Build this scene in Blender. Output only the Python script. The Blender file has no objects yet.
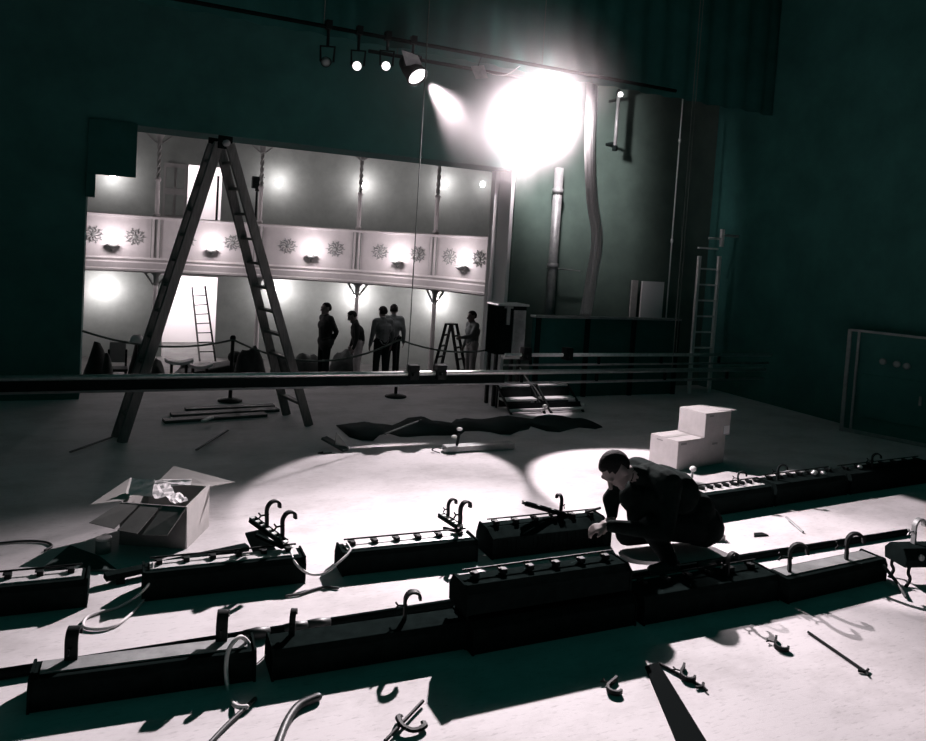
import bpy, bmesh, math, random
from mathutils import Vector, Matrix, Quaternion
R = math.radians
random.seed(7)
SC = bpy.context.scene
COL = SC.collection

# ------------------------------------------------------------------ camera
FPX, CX, CY, HC = 760.0, 463.0, 290.0, 2.2
yaw, pitch, roll = R(25), R(-3), R(3.6)
cf = Vector((math.sin(yaw)*math.cos(pitch), math.cos(yaw)*math.cos(pitch), math.sin(pitch)))
cr0 = Vector((math.cos(yaw), -math.sin(yaw), 0)); cu0 = cr0.cross(cf)
cr = cr0*math.cos(roll) + cu0*math.sin(roll); cu = -cr0*math.sin(roll) + cu0*math.cos(roll)
CAM = Vector((0, 0, HC))
cam = bpy.data.objects.new('camera', bpy.data.cameras.new('camera')); COL.objects.link(cam)
m = Matrix.Identity(4)
for i in range(3):
    m[i][0], m[i][1], m[i][2], m[i][3] = cr[i], cu[i], -cf[i], CAM[i]
cam.matrix_world = m
cam.data.sensor_width = 36; cam.data.lens = 36*FPX/926; cam.data.shift_y = -80.5/926
cam.data.clip_start = .05
SC.camera = cam
def ray(x, y): return cf + cr*((x-CX)/FPX) - cu*((y-CY)/FPX)
def P(x, y, z=0.0):                 # survey point on a level of height z
    d = ray(x, y); return CAM + d*((z-HC)/d.z)
def Q(x, y, Y):                     # survey point on the plane at stage depth Y
    d = ray(x, y); return CAM + d*(Y/d.y)

# ------------------------------------------------------------------ world, lights, exposure
w = bpy.data.worlds.new('world'); SC.world = w; w.use_nodes = True
w.node_tree.nodes['Background'].inputs[0].default_value = (.10, 1.0, .86, 1)
w.node_tree.nodes['Background'].inputs[1].default_value = .030
SC.view_settings.view_transform = 'Standard'; SC.view_settings.look = 'None'
SC.view_settings.gamma = 1; SC.view_settings.exposure = 0; SC.view_settings.use_curve_mapping = False
SC.cycles.use_denoising = True
SC.cycles.max_bounces = 6; SC.cycles.diffuse_bounces = 1; SC.cycles.volume_bounces = 0
SC.cycles.sample_clamp_indirect = 4
PINK = (1.0, .875, .915)
LAMP1 = Q(417, 76, 9.0); LAMP2 = Q(545, 108, 9.75)
def spot(name, loc, tgt, power, half, blend, radius=.06, col=PINK):
    d = bpy.data.lights.new(name, 'SPOT'); d.energy = power; d.color = col
    d.spot_size = R(2*half); d.spot_blend = blend; d.shadow_soft_size = radius
    o = bpy.data.objects.new(name, d); COL.objects.link(o); o.location = loc
    o.rotation_euler = (Vector(tgt)-Vector(loc)).to_track_quat('-Z', 'Y').to_euler()
    return o
def point(name, loc, power, radius=.05, col=PINK):
    d = bpy.data.lights.new(name, 'POINT'); d.energy = power; d.color = col; d.shadow_soft_size = radius
    o = bpy.data.objects.new(name, d); COL.objects.link(o); o.location = loc
    return o
spot('spot_right_pool', LAMP1+Vector((.12, -.16, -.12)), (5.25, 5.5, 0), 2500, 16.6, .10)
spot('spot_left_pool', LAMP2+Vector((-.20, -.15, -.2)), (2.62, 6.62, 0), 2300, 11.6, .12)
spot('spot_foreground', LAMP2+Vector((-.14, -.25, -.1)), (-.8, -.05, 0), 10400, 29.8, 1.0)
spot('spot_right_foreground', LAMP1+Vector((.12, -.16, -.12)), (5.3, 2.9, 0), 2100, 16.5, .7)

# ------------------------------------------------------------------ materials
MATS = {}
def mat(name, col, rough=.6, metal=0, var=0, scale=8, bump=0, emit=None, spec=.4, stretch=None):
    if name in MATS: return MATS[name]
    mt = bpy.data.materials.new(name); mt.use_nodes = True
    nt = mt.node_tree; b = nt.nodes['Principled BSDF']
    b.inputs['Base Color'].default_value = (*col, 1); b.inputs['Roughness'].default_value = rough
    b.inputs['Metallic'].default_value = metal; b.inputs['Specular IOR Level'].default_value = spec
    if emit:
        b.inputs['Emission Color'].default_value = (*emit[0], 1); b.inputs['Emission Strength'].default_value = emit[1]
    if var or bump:
        tc = nt.nodes.new('ShaderNodeTexCoord'); mp = nt.nodes.new('ShaderNodeMapping'); n = nt.nodes.new('ShaderNodeTexNoise')
        if stretch: mp.inputs['Scale'].default_value = stretch
        nt.links.new(tc.outputs['Object'], mp.inputs[0]); nt.links.new(mp.outputs[0], n.inputs['Vector'])
        n.inputs['Scale'].default_value = scale; n.inputs['Detail'].default_value = 6; n.inputs['Roughness'].default_value = .65
        if var:
            r = nt.nodes.new('ShaderNodeValToRGB')
            r.color_ramp.elements[0].position = .3; r.color_ramp.elements[1].position = .7
            r.color_ramp.elements[0].color = (*[c*(1-var) for c in col], 1)
            r.color_ramp.elements[1].color = (*[min(1, c*(1+var)) for c in col], 1)
            nt.links.new(n.outputs['Fac'], r.inputs[0]); nt.links.new(r.outputs[0], b.inputs['Base Color'])
        if bump:
            bp = nt.nodes.new('ShaderNodeBump'); bp.inputs['Strength'].default_value = bump; bp.inputs['Distance'].default_value = .02
            nt.links.new(n.outputs['Fac'], bp.inputs['Height']); nt.links.new(bp.outputs[0], b.inputs['Normal'])
    MATS[name] = mt; return mt
mat('stage_wall', (.04, .14, .125), .9, var=.2, scale=1.5, spec=.1)
mat('wing_wall', (.10, .145, .125), .9, var=.2, scale=1.5, spec=.1)
mat('ladder_pale', (.70, .68, .68), .6, var=.15, scale=12)
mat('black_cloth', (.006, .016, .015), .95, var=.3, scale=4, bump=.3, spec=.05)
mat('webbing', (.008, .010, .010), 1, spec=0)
mat('border_black', (.02, .09, .08), .95, var=.2, scale=2, spec=.05)
mat('metal_dark', (.007, .011, .0105), .7, 0, var=.3, scale=14, bump=.1, spec=0)
mat('metal_grey', (.30, .31, .31), .5, .3, var=.25, scale=10)
mat('metal_bright', (.80, .78, .78), .3, .8, var=.15, scale=20)
mat('tray', (.55, .54, .54), .5, .1, var=.2, scale=20)
mat('iron', (.008, .011, .011), .6, 0, var=.2, scale=20, spec=.12)
mat('cable_light', (.62, .60, .60), .5)
mat('cable_dark', (.03, .035, .035), .5)
mat('rope', (.08, .10, .09), .8, var=.3, scale=40)
mat('wood_ladder', (.13, .13, .125), .6, var=.3, scale=6, stretch=(8, 8, 1))
mat('wood_dark', (.03, .05, .047), .7, var=.35, scale=5, stretch=(1, 6, 6))
mat('card', (.46, .435, .435), .8, var=.08, scale=10, bump=.05)
mat('card_dark', (.36, .35, .34), .85, var=.2, scale=6, bump=.1)
mat('card_stained', (.17, .17, .165), .85, var=.15, scale=8, bump=.08)  # darker copy of the carton's cardboard, shade put into its colour
mat('card_brown', (.46, .44, .43), .85, var=.1, scale=8, bump=.08)
mat('paper', (.85, .82, .83), .8)
mat('tape', (.22, .22, .22), .5)
mat('aud_wall', (.36, .40, .375), .85, var=.12, scale=3, bump=.05)
mat('aud_cream', (.80, .76, .76), .7, var=.06, scale=5)
mat('aud_grey', (.46, .46, .45), .8, var=.1, scale=4)
mat('aud_relief', (.36, .37, .36), .8)
mat('aud_floor', (.10, .105, .10), .8, var=.3, scale=3)
mat('white_plaster', (.9, .88, .88), .8)
mat('bulb', (1, 1, 1), .4, emit=((1, .93, .95), 12))
mat('lens_hot', (1, 1, 1), .4, emit=((1, .93, .95), 4))
mat('lens_dim', (1, 1, 1), .4, emit=((1, .95, .95), 2.2))
mat('tube_dim', (1, 1, 1), .4, emit=((1, .97, .95), .55))
mat('skin', (.20, .17, .165), .6, spec=.2); mat('hair', (.012, .012, .012), .8, spec=.1, var=.4, scale=60, bump=.5)
mat('jacket', (.007, .012, .011), .9, var=.4, scale=14, bump=.4, spec=.03)
mat('suit', (.01, .014, .014), .85); mat('shirt', (.11, .13, .13), .85, var=.25, scale=18)
mat('trouser', (.008, .012, .012), .9, spec=.03); mat('trouser_light', (.34, .33, .33), .85, var=.2, scale=14)
mat('shoe', (.02, .02, .02), .5)
mat('cover', (.018, .026, .024), .9, var=.4, scale=6, bump=.4)
mat('duct', (.40, .39, .39), .7, var=.2, scale=6, stretch=(30, 30, 1))

# stage floor: pale worn paint with scuffs
fm = mat('stage_floor', (.62, .59, .60), .75, spec=.15)
nt = fm.node_tree; bs = nt.nodes['Principled BSDF']
tc = nt.nodes.new('ShaderNodeTexCoord')
def tex(scale, detail, sx=(1, 1, 1)):
    mp = nt.nodes.new('ShaderNodeMapping'); mp.inputs['Scale'].default_value = sx
    n = nt.nodes.new('ShaderNodeTexNoise'); n.inputs['Scale'].default_value = scale; n.inputs['Detail'].default_value = detail
    n.inputs['Roughness'].default_value = .7
    nt.links.new(tc.outputs['Object'], mp.inputs[0]); nt.links.new(mp.outputs[0], n.inputs['Vector']); return n
n1 = tex(1.1, 8, (1, 1.6, 1)); n2 = tex(14, 6, (1, 4, 1))
r1 = nt.nodes.new('ShaderNodeValToRGB'); r1.color_ramp.elements[0].position = .36; r1.color_ramp.elements[1].position = .56
r1.color_ramp.elements[0].color = (.50, .475, .48, 1); r1.color_ramp.elements[1].color = (.66, .63, .64, 1)
r2 = nt.nodes.new('ShaderNodeValToRGB'); r2.color_ramp.elements[0].position = .32; r2.color_ramp.elements[1].position = .45
r2.color_ramp.elements[0].color = (.74, .74, .74, 1); r2.color_ramp.elements[1].color = (1, 1, 1, 1)
mx = nt.nodes.new('ShaderNodeMix'); mx.data_type = 'RGBA'; mx.blend_type = 'MULTIPLY'; mx.inputs[0].default_value = 1
nt.links.new(n1.outputs['Fac'], r1.inputs[0]); nt.links.new(n2.outputs['Fac'], r2.inputs[0])
nt.links.new(r1.outputs[0], mx.inputs[6]); nt.links.new(r2.outputs[0], mx.inputs[7]); nt.links.new(mx.outputs[2], bs.inputs['Base Color'])
bp = nt.nodes.new('ShaderNodeBump'); bp.inputs['Strength'].default_value = .12; bp.inputs['Distance'].default_value = .01
nt.links.new(n2.outputs['Fac'], bp.inputs['Height']); nt.links.new(bp.outputs[0], bs.inputs['Normal'])

# ------------------------------------------------------------------ mesh helpers
def cat_rom(pts, n=8):
    pts = [Vector(p) for p in pts]; out = []
    for i in range(len(pts)-1):
        p0 = pts[i-1] if i else pts[0]*2-pts[1]; p1, p2 = pts[i], pts[i+1]
        p3 = pts[i+2] if i+2 < len(pts) else p2*2-p1
        for k in range(n):
            t = k/n
            out.append(.5*((2*p1)+(p2-p0)*t+(2*p0-5*p1+4*p2-p3)*t*t+(3*p1-p0-3*p2+p3)*t**3))
    out.append(pts[-1]); return out
class MB:
    def __init__(s): s.v = []; s.f = []
    def add(s, vs, fs):
        o = len(s.v); s.v += [Vector(v) for v in vs]; s.f += [[i+o for i in f] for f in fs]; return s
    def box(s, c, d, rot=None):
        c = Vector(c); M = rot if rot else Matrix.Identity(3)
        vs = [c + M @ Vector((x*d[0]/2, y*d[1]/2, z*d[2]/2)) for x in (-1, 1) for y in (-1, 1) for z in (-1, 1)]
        return s.add(vs, [(0, 1, 3, 2), (4, 6, 7, 5), (0, 4, 5, 1), (2, 3, 7, 6), (0, 2, 6, 4), (1, 5, 7, 3)])
    def bar(s, a, b, wd, th, up=(0, 0, 1)):      # rectangular bar from a to b
        a, b = Vector(a), Vector(b); d = (b-a).normalized(); up = Vector(up)
        if abs(d.dot(up)) > .98: up = Vector((0, 1, 0))
        sd = d.cross(up).normalized(); u2 = sd.cross(d)
        vs = [p + sd*(x*wd/2) + u2*(y*th/2) for p in (a, b) for x, y in ((-1, -1), (1, -1), (1, 1), (-1, 1))]
        return s.add(vs, [(3, 2, 1, 0), (4, 5, 6, 7), (0, 1, 5, 4), (1, 2, 6, 5), (2, 3, 7, 6), (3, 0, 4, 7)])
    def tube(s, pts, r, n=8, flat=1.0, dome=False):
        pts = [Vector(p) for p in pts]; k = len(pts)
        rs = list(r) if isinstance(r, (list, tuple)) else [r]*k
        if dome:
            d0 = (pts[0]-pts[1]).normalized(); d1 = (pts[-1]-pts[-2]).normalized()
            a = [(pts[0]+d0*rs[0]*math.sin(t), rs[0]*math.cos(t)) for t in (1.45, 1.0, .5)]
            b = [(pts[-1]+d1*rs[-1]*math.sin(t), rs[-1]*math.cos(t)) for t in (.5, 1.0, 1.45)]
            pts = [q[0] for q in a]+pts+[q[0] for q in b]; rs = [q[1] for q in a]+rs+[q[1] for q in b]; k = len(pts)
        vs = []; t0 = (pts[1]-pts[0]).normalized()
        u = t0.orthogonal().normalized() if abs(t0.z) > .9 else t0.cross(Vector((0, 0, 1))).normalized()
        for i in range(k):
            t = (pts[min(i+1, k-1)]-pts[max(i-1, 0)]).normalized()
            u = (u - t*u.dot(t)).normalized(); v = t.cross(u)
            for j in range(n):
                a = 2*math.pi*j/n
                vs.append(pts[i] + u*(math.cos(a)*rs[i]) + v*(math.sin(a)*rs[i]*flat))
        fs = [(i*n+j, i*n+(j+1) % n, (i+1)*n+(j+1) % n, (i+1)*n+j) for i in range(k-1) for j in range(n)]
        fs += [list(range(n))[::-1], [(k-1)*n+j for j in range(n)]]
        return s.add(vs, fs)
    def lathe(s, prof, at=(0, 0, 0), n=16, axis=None):
        at = Vector(at); M = Vector(axis).to_track_quat('Z', 'Y').to_matrix() if axis else Matrix.Identity(3)
        vs = [at + M @ Vector((r*math.cos(2*math.pi*j/n), r*math.sin(2*math.pi*j/n), z)) for r, z in prof for j in range(n)]
        k = len(prof)
        fs = [(i*n+j, i*n+(j+1) % n, (i+1)*n+(j+1) % n, (i+1)*n+j) for i in range(k-1) for j in range(n)]
        fs += [list(range(n))[::-1], [(k-1)*n+j for j in range(n)]]
        return s.add(vs, fs)
    def ball(s, c, r, n=10, rot=None):
        c = Vector(c); r = r if isinstance(r, (tuple, list)) else (r, r, r); M = rot if rot else Matrix.Identity(3)
        vs = [c + M @ Vector((r[0]*math.sin(a)*math.cos(b), r[1]*math.sin(a)*math.sin(b), r[2]*math.cos(a)))
              for i in range(1, n) for a in [math.pi*i/n] for j in range(2*n) for b in [math.pi*j/n]]
        q = 2*n; fs = [(i*q+j, (i+1)*q+j, (i+1)*q+(j+1) % q, i*q+(j+1) % q) for i in range(n-2) for j in range(q)]
        fs += [list(range(q)), [(n-2)*q+j for j in range(q)][::-1]]
        return s.add(vs, fs)
    def prism(s, poly, h, M=None):               # 2-D polygon in xy, extruded along z by h, then placed by M (4x4)
        M = M or Matrix.Identity(4); n = len(poly)
        vs = [M @ Vector((x, y, z)) for z in (0, h) for x, y in poly]
        return s.add(vs, [list(range(n))[::-1], list(range(n, 2*n))] + [(i, (i+1) % n, n+(i+1) % n, n+i) for i in range(n)])
    def sweep(s, line, prof, closed=True):       # profile of (outward, z) along a plan polyline of (point, outward normal)
        n = len(prof); k = len(line)
        vs = [Vector((p.x+q.x*o, p.y+q.y*o, z)) for p, q in line for o, z in prof]
        rng = range(n if closed else n-1)
        fs = [(i*n+j, i*n+(j+1) % n, (i+1)*n+(j+1) % n, (i+1)*n+j) for i in range(k-1) for j in rng]
        if closed: fs += [list(range(n)), [(k-1)*n+j for j in range(n)][::-1]]
        return s.add(vs, fs)
    def build(s, name, material, parent=None, smooth=False, bevel=0, kind=None):
        me = bpy.data.meshes.new(name); bm = bmesh.new()
        vv = [bm.verts.new(v) for v in s.v]
        for f in s.f:
            try: bm.faces.new([vv[i] for i in f])
            except ValueError: pass
        bmesh.ops.recalc_face_normals(bm, faces=bm.faces)
        if bevel:
            ed = [e for e in bm.edges if len(e.link_faces) == 2 and e.calc_face_angle() > .6]
            bmesh.ops.bevel(bm, geom=ed, offset=bevel, segments=2, affect='EDGES', profile=.6)
        bm.to_mesh(me); bm.free()
        if smooth:
            for p in me.polygons: p.use_smooth = True
        me.materials.append(MATS[material] if isinstance(material, str) else material)
        o = bpy.data.objects.new(name, me); COL.objects.link(o)
        if parent: o.parent = parent
        if kind: o['kind'] = kind
        return o
def tag(o, label, cat, group=None):
    o['label'] = label; o['category'] = cat
    if group: o['group'] = group
    return o
def thing(name, label, cat, loc=(0, 0, 0), rz=0, group=None):
    o = bpy.data.objects.new(name, None); COL.objects.link(o); o.empty_display_size = .1
    o.location = loc; o.rotation_euler = (0, 0, rz); return tag(o, label, cat, group)
def struct(mb, name, material, parent=None, **k):
    o = mb.build(name, material, parent, **k)
    if not parent: o['kind'] = 'structure'
    return o

# ------------------------------------------------------------------ stage shell
YP, XR, XL, ZH, ZA = 10.7, 5.80, -.30, 3.53, -.85
struct(MB().box((1.6, 3.7, -.425), (17.2, 15.4, .85)), 'floor', 'stage_floor')
struct(MB().box((7.95, 11.05, 4.75), (4.3, .7, 9.5)), 'wall_proscenium_right', 'wing_wall')
struct(MB().box((-3.65, 11.05, 4.75), (6.7, .7, 9.5)), 'wall_proscenium_left', 'stage_wall')
struct(MB().box((2.75, 11.05, (ZH+9.5)/2), (6.1, .7, 9.5-ZH)), 'wall_proscenium_header', 'stage_wall')
struct(MB().box((10.0, 3.7, 4.75), (.3, 14.0, 9.5)), 'wall_right', 'stage_wall')
struct(MB().box((-6.95, 3.7, 4.75), (.3, 14.0, 9.5)), 'wall_left', 'stage_wall')
struct(MB().box((XR-.012, 10.98, ZH/2), (.024, .50, ZH)).box((XR-.05, 11.30, ZH/2), (.10, .14, ZH)).box((XR-.03, 10.76, ZH/2), (.06, .06, ZH)),
       'trim_1', 'white_plaster')
# stepped black masking hung in the corner of the opening
o = MB().box((-.02, 10.668, 3.20), (.56, .06, .68)).build('masking_flat', 'border_black', bevel=.006)
tag(o, 'small square black masking flat in upper corner of proscenium opening', 'flat')
o = MB().box((-.255, 10.668, 2.715), (.11, .06, .29)).build('masking_flat', 'border_black', bevel=.006)
tag(o, 'narrow black masking strip below the square corner flat', 'flat')

# ------------------------------------------------------------------ auditorium
CV = cat_rom([(-4.2, 16.0, 0), (-2.3, 17.45, 0), (-.5, 18.0, 0), (.82, 18.08, 0), (2.97, 17.75, 0), (5.11, 17.0, 0), (6.45, 15.6, 0), (7.15, 14.0, 0), (7.4, 12.5, 0), (7.45, 11.4, 0)], 10)
def with_normals(c):
    out = []
    for i, p in enumerate(c):
        t = (c[min(i+1, len(c)-1)]-c[max(i-1, 0)]).normalized(); out.append((p, Vector((-t.y, t.x, 0))))
    return out
LINE = with_normals(CV)
BACK = 1.9
WALL = [(p+n*BACK) for p, n in LINE]
# exact door edges on the wall line
DX = {'lo': (1.22, 2.46), 'hi': (1.66, 2.46)}
pts = []
for a, b in zip(WALL[:-1], WALL[1:]):
    pts.append(a)
    for x in sorted({1.22, 1.66, 2.46}):
        if a.x < x < b.x: pts.append(a.lerp(b, (x-a.x)/(b.x-a.x)))
pts.append(WALL[-1]); WALL = pts; WLINE = with_normals(WALL)
def hit(line, px, py):              # where the sight line meets a curved wall in plan
    d = ray(px, py)
    best = None
    for (a, na), (b, nb) in zip(line[:-1], line[1:]):
        ex, ey = b.x-a.x, b.y-a.y; den = d.x*ey-d.y*ex
        if abs(den) < 1e-9: continue
        t = (a.x*ey-a.y*ex)/den; s = (a.x*d.y-a.y*d.x)/den
        if -1e-6 <= s <= 1+1e-6 and t > 5 and (best is None or t < best[0]):
            best = (t, CAM+d*t, (na+nb).normalized())
    return best[1], best[2]
ZG, ZR, ZC = 1.36, 2.50, 4.36       # gallery underside, rail, cornice
mb = MB()
levels = [(-.85, 1.14, 'lo'), (1.14, 2.52, None), (2.52, 3.86, 'hi'), (3.86, 4.75, None)]
for (a, na), (b, nb) in zip(WLINE[:-1], WLINE[1:]):
    for z0, z1, k in levels:
        mid = (a.x+b.x)/2
        if k and DX[k][0] < mid < DX[k][1]: continue
        mb.add([(a.x, a.y, z0), (b.x, b.y, z0), (b.x, b.y, z1), (a.x, a.y, z1)], [(0, 1, 2, 3)])
mb.v = [v.copy() for v in mb.v]; nv = len(mb.v)
wb = struct(mb, 'wall_back', 'aud_wall')
bm = bmesh.new(); bm.from_mesh(wb.data); bmesh.ops.remove_doubles(bm, verts=bm.verts, dist=.001); bmesh.ops.recalc_face_normals(bm, faces=bm.faces)
bmesh.ops.solidify(bm, geom=bm.faces[:], thickness=-.16 if bm.faces[0].normal.y < 0 else .16)
for f_ in bm.faces: f_.smooth = True
bm.to_mesh(wb.data); bm.free()
if hasattr(wb.data, 'set_sharp_from_angle'): wb.data.set_sharp_from_angle(angle=R(40))
struct(MB().sweep(WLINE, [(-.05, 3.98), (0, 3.94), (0, 4.1), (-.10, 4.1)]), 'trim_2', 'aud_cream')
struct(MB().box((3.0, 17.3, ZA-.1), (17, 12, .2)), 'floor_auditorium', 'aud_floor')
struct(MB().box((3.0, 16.9, 4.72), (16, 11.0, .16)), 'ceiling', 'aud_grey')
struct(MB().sweep(LINE, [(-.16, 4.56), (-.02, 4.36), (.10, 4.36), (.10, 4.64), (-.30, 4.64)]), 'trim_3', 'aud_cream')
# gallery front and slab
gal = struct(MB().sweep(LINE, [(.0, ZG+.06), (2.0, ZG+.06), (2.0, ZG+.2), (.0, ZG+.2)]), 'floor_gallery', 'aud_grey')
par = struct(MB().sweep(LINE, [(-.02, ZG+.18), (.05, ZG+.18), (.05, ZR-.04), (-.02, ZR-.04)]), 'wall_gallery_front', 'aud_cream')
struct(MB().sweep(LINE, [(-.07, ZR-.05), (.10, ZR-.05), (.10, ZR+.02), (-.05, ZR+.02), (-.09, ZR)]), 'trim_4', 'aud_cream')
struct(MB().sweep(LINE, [(-.06, ZG+.24), (-.09, ZG+.20), (-.07, ZG+.15), (-.10, ZG+.12), (-.10, ZG+.0), (-.13, ZG-.02), (-.13, ZG-.06), (-.04, ZG-.09), (.06, ZG-.09), (.06, ZG+.24)]), 'trim_5', 'aud_cream')
# bright lobby behind the two doorways
lob = MB()
lob.box((1.9, 22.4, 1.9), (3.4, .1, 5.8)).box((.2, 21.3, 1.9), (.1, 2.3, 5.8)).box((3.6, 21.3, 1.9), (.1, 2.3, 5.8)).box((1.9, 21.3, 4.75), (3.4, 2.3, .1)).box((1.9, 21.25, 1.45), (3.3, 2.15, .14))
struct(lob, 'wall_lobby', 'white_plaster')
point('lobby_lamp_lower', (1.9, 21.2, .9), 150, .15); point('lobby_lamp_upper', (2.0, 21.2, 4.2), 150, .15)
# doorways: frame and leaf
def door(name, x0, x1, z0, z1):
    y = 19.86
    d = struct(MB().box(((x0-.06), y, (z0+z1)/2), (.12, .10, z1-z0)).box(((x1+.06), y-.06, (z0+z1)/2), (.12, .10, z1-z0)).box(((x0+x1)/2, y-.03, z1+.07), (x1-x0+.28, .12, .14)), name, 'aud_cream', bevel=.01)
    return d
door('door_1', 1.22, 2.46, ZA, 1.14)
d2 = door('door_2', 1.66, 2.46, 2.52, 3.86)
lf = MB().box((1.36, 19.76, 3.18), (.52, .04, 1.34)).build('door_leaf', 'aud_grey', d2)
for z in (2.85, 3.5):
    for s in (-.12, .12): MB().box((1.36+s, 19.73, z), (.18, .02, .5)).build('door_panel', 'aud_wall', lf, bevel=.006)
MB().box((2.36, 19.80, 3.1), (.05, .05, 1.1)).build('door_edge', 'iron', d2)

COLS = [(158, 185), (261, 190), (360, 195), (437, 200)]
for i, (px, py) in enumerate(COLS):
    c, n = hit(LINE, px, py); ang = math.atan2(n.y, n.x)
    nm = ['by the open upper doorway', 'beside the black floodlight stand', 'above the standing group', 'nearest the proscenium jamb'][i]
    t = thing('gallery_column', 'slim twisted upper gallery column ' + nm, 'column', (c.x+n.x*.02, c.y+n.y*.02, ZR+.02), ang, 'upper gallery columns')
    H = ZC-ZR-.03
    MB().lathe([(.07, 0), (.07, .05), (.045, .08), (.05, .3), (.042, .75), (.06, .78), (.06, .83), (.04, .86)], n=12).build('base_shaft', 'aud_cream', t, smooth=True)
    tw = MB()
    for s in range(2):
        tw.tube([(.024*math.cos(a+s*math.pi), .024*math.sin(a+s*math.pi), .84+k*.02) for k in range(int((H-1.08)/.02)+1) for a in [k*.42]], .024, 6)
    tw.build('twisted_shaft', 'aud_grey', t, smooth=True)
    MB().lathe([(.045, H-.24), (.065, H-.22), (.05, H-.18), (.09, H-.06), (.13, H-.03), (.13, H)], n=12).build('capital', 'aud_grey', t, smooth=True)
    for s in (-1, 1):
        MB().tube(cat_rom([(0, s*.05, H-.22), (0, s*.12, H-.17), (0, s*.2, H-.10), (0, s*.27, H-.02), (0, s*.22, H-.045)], 5), .022, 6).build('scroll_bracket', 'aud_relief', t, smooth=True)
    # pilaster strips on the gallery front: parts of it
    t = MB().box((.01, 0, .46), (.02, .2, .9)).build('pilaster', 'aud_grey', par); t.location = (c.x-n.x*.035, c.y-n.y*.035, ZG+.2); t.rotation_euler = (0, 0, ang)
    for s in (-.055, .055): MB().box((0, s, .46), (.05, .045, .88)).build('strip', 'aud_cream', t, bevel=.006)
    # lower iron column
    c2, n2 = hit(LINE, [155, 258, 356, 433][i], 300)
    t = thing('iron_column', 'thin lower column holding the gallery ' + ['left of the bright doorway', 'behind the tall stepladder', 'behind the standing group', 'beside the small stepladder'][i], 'column', (c2.x+n2.x*.06, c2.y+n2.y*.06, ZA), ang, 'lower gallery columns')
    H = ZG-ZA-.06
    MB().lathe([(.11, 0), (.11, .06), (.07, .12), (.055, .5), (.045, H-.42), (.045, H-.3)], n=12).build('shaft', 'aud_cream', t, smooth=True)
    MB().lathe([(.045, H-.3), (.075, H-.28), (.05, H-.24), (.06, H-.1), (.12, H-.03), (.12, H)], n=12).build('capital', 'aud_grey', t, smooth=True)
    for s in (-1, 1):
        MB().tube(cat_rom([(0, s*.05, H-.30), (0, s*.10, H-.22), (0, s*.20, H-.08), (0, s*.24, H-.02), (0, s*.18, H-.05)], 5), .022, 6).build('scroll_bracket', 'aud_relief', t, smooth=True)
# floral rosettes on the gallery front
ros = None
for i, (px, py) in enumerate([(93, 233), (135, 236), (186, 240), (233, 241), (288, 242), (336, 243), (381, 245), (419, 246), (451, 247), (481, 247)]):
    c, n = hit(LINE, px, py)
    if ros is None:
        mb = MB(); rs_ = .84
        for k in range(10):
            a = k*math.pi/5; u, v = math.cos(a), math.sin(a)
            mb.tube(cat_rom([Vector(q)*rs_ for q in ((0, u*.05, v*.05), (-.012, u*.11-v*.03, v*.11+u*.03), (-.01, u*.17, v*.15), (-.005, u*.20+v*.04, v*.17-u*.04), (-.006, u*.16+v*.05, v*.14-u*.05))], 4), [.006+.009*math.sin(math.pi*q/16) for q in range(17)], 5)
            mb.tube([(0, u*.17, v*.15), (-.008, u*.225, v*.19)], [.012, .006], 5)
        ros = mb.build('rosette', 'aud_relief', par)
        boss = MB().ball((0, 0, 0), (.03, .05, .05), 6).build('centre_boss', 'aud_relief', ros, smooth=True); t = ros
    else:
        t = ros.copy(); COL.objects.link(t); q = boss.copy(); COL.objects.link(q); q.parent = t
    t.location = (c.x-n.x*.03, c.y-n.y*.03, ZG+.68); t.rotation_euler = (0, 0, math.atan2(n.y, n.x)); t['label'] = 'scrolled leaf rosette in relief'
# lamps of the gallery front
def sconce(name, label, loc, n, power, group, cup):
    t = thing(name, label, 'wall lamp', loc, math.atan2(n.y, n.x), group)
    if cup:
        MB().lathe([(.015, -.10), (.05, -.085), (.10, -.045), (.13, .0), (.12, .0), (.09, -.04), (.02, -.07)], at=(-.12, 0, -.02), n=14).build('cup', 'aud_relief', t, smooth=True)
        MB().tube(cat_rom([(.04, 0, -.14), (-.06, 0, -.16), (-.12, 0, -.12)], 5), .014, 6).build('bracket', 'aud_relief', t, smooth=True)
        MB().ball((-.12, 0, .03), .04, 6).build('bulb', 'bulb', t, smooth=True)
        off, z = .42, .12
    else:
        MB().lathe([(.06, 0), (.06, .015), (.03, .02)], n=12, axis=(-1, 0, 0)).build('back_plate', 'aud_relief', t, smooth=True)
        MB().tube(cat_rom([(-.01, 0, -.02), (-.08, 0, -.07), (-.14, 0, -.03)], 5), .011, 6).build('bracket', 'aud_relief', t, smooth=True)
        MB().ball((-.14, 0, .05), .075, 8).build('bulb', 'bulb', t, smooth=True)
        off, z = .50, .06
    point(name+'_light', Vector(loc)-n*off+Vector((0, 0, z)), power, .07)
CL = ['beside the black masking edge', 'between the stepladder legs', 'above the standing group', 'between the last two columns', 'next to the proscenium jamb']
for i, (px, py) in enumerate([(112, 240), (212, 244), (312, 247), (400, 250), (466, 252)]):
    c, n = hit(LINE, px, py)
    sconce('footlight_cup', 'small glowing uplight cup on gallery front ' + CL[i], (c.x-n.x*.02, c.y-n.y*.02, ZG+.52), n, 14, 'uplight cups on the gallery front', True)
UL = ['near the black corner flat', 'right of the second column', 'behind the third column', 'right of the last column', 'close to the proscenium jamb']
for i, (px, py) in enumerate([(112, 180), (279, 185), (364, 188), (448, 187), (486, 187)]):
    c, n = hit(WLINE, px, py)
    sconce('wall_sconce', 'bright globe lamp on upper gallery wall ' + UL[i], c, n, 15 if i < 4 else 6, 'globe lamps on the upper wall', False)
LL = ['left of the bright doorway', 'behind the tall stepladder', 'behind the standing group', 'above the small stepladder']
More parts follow.
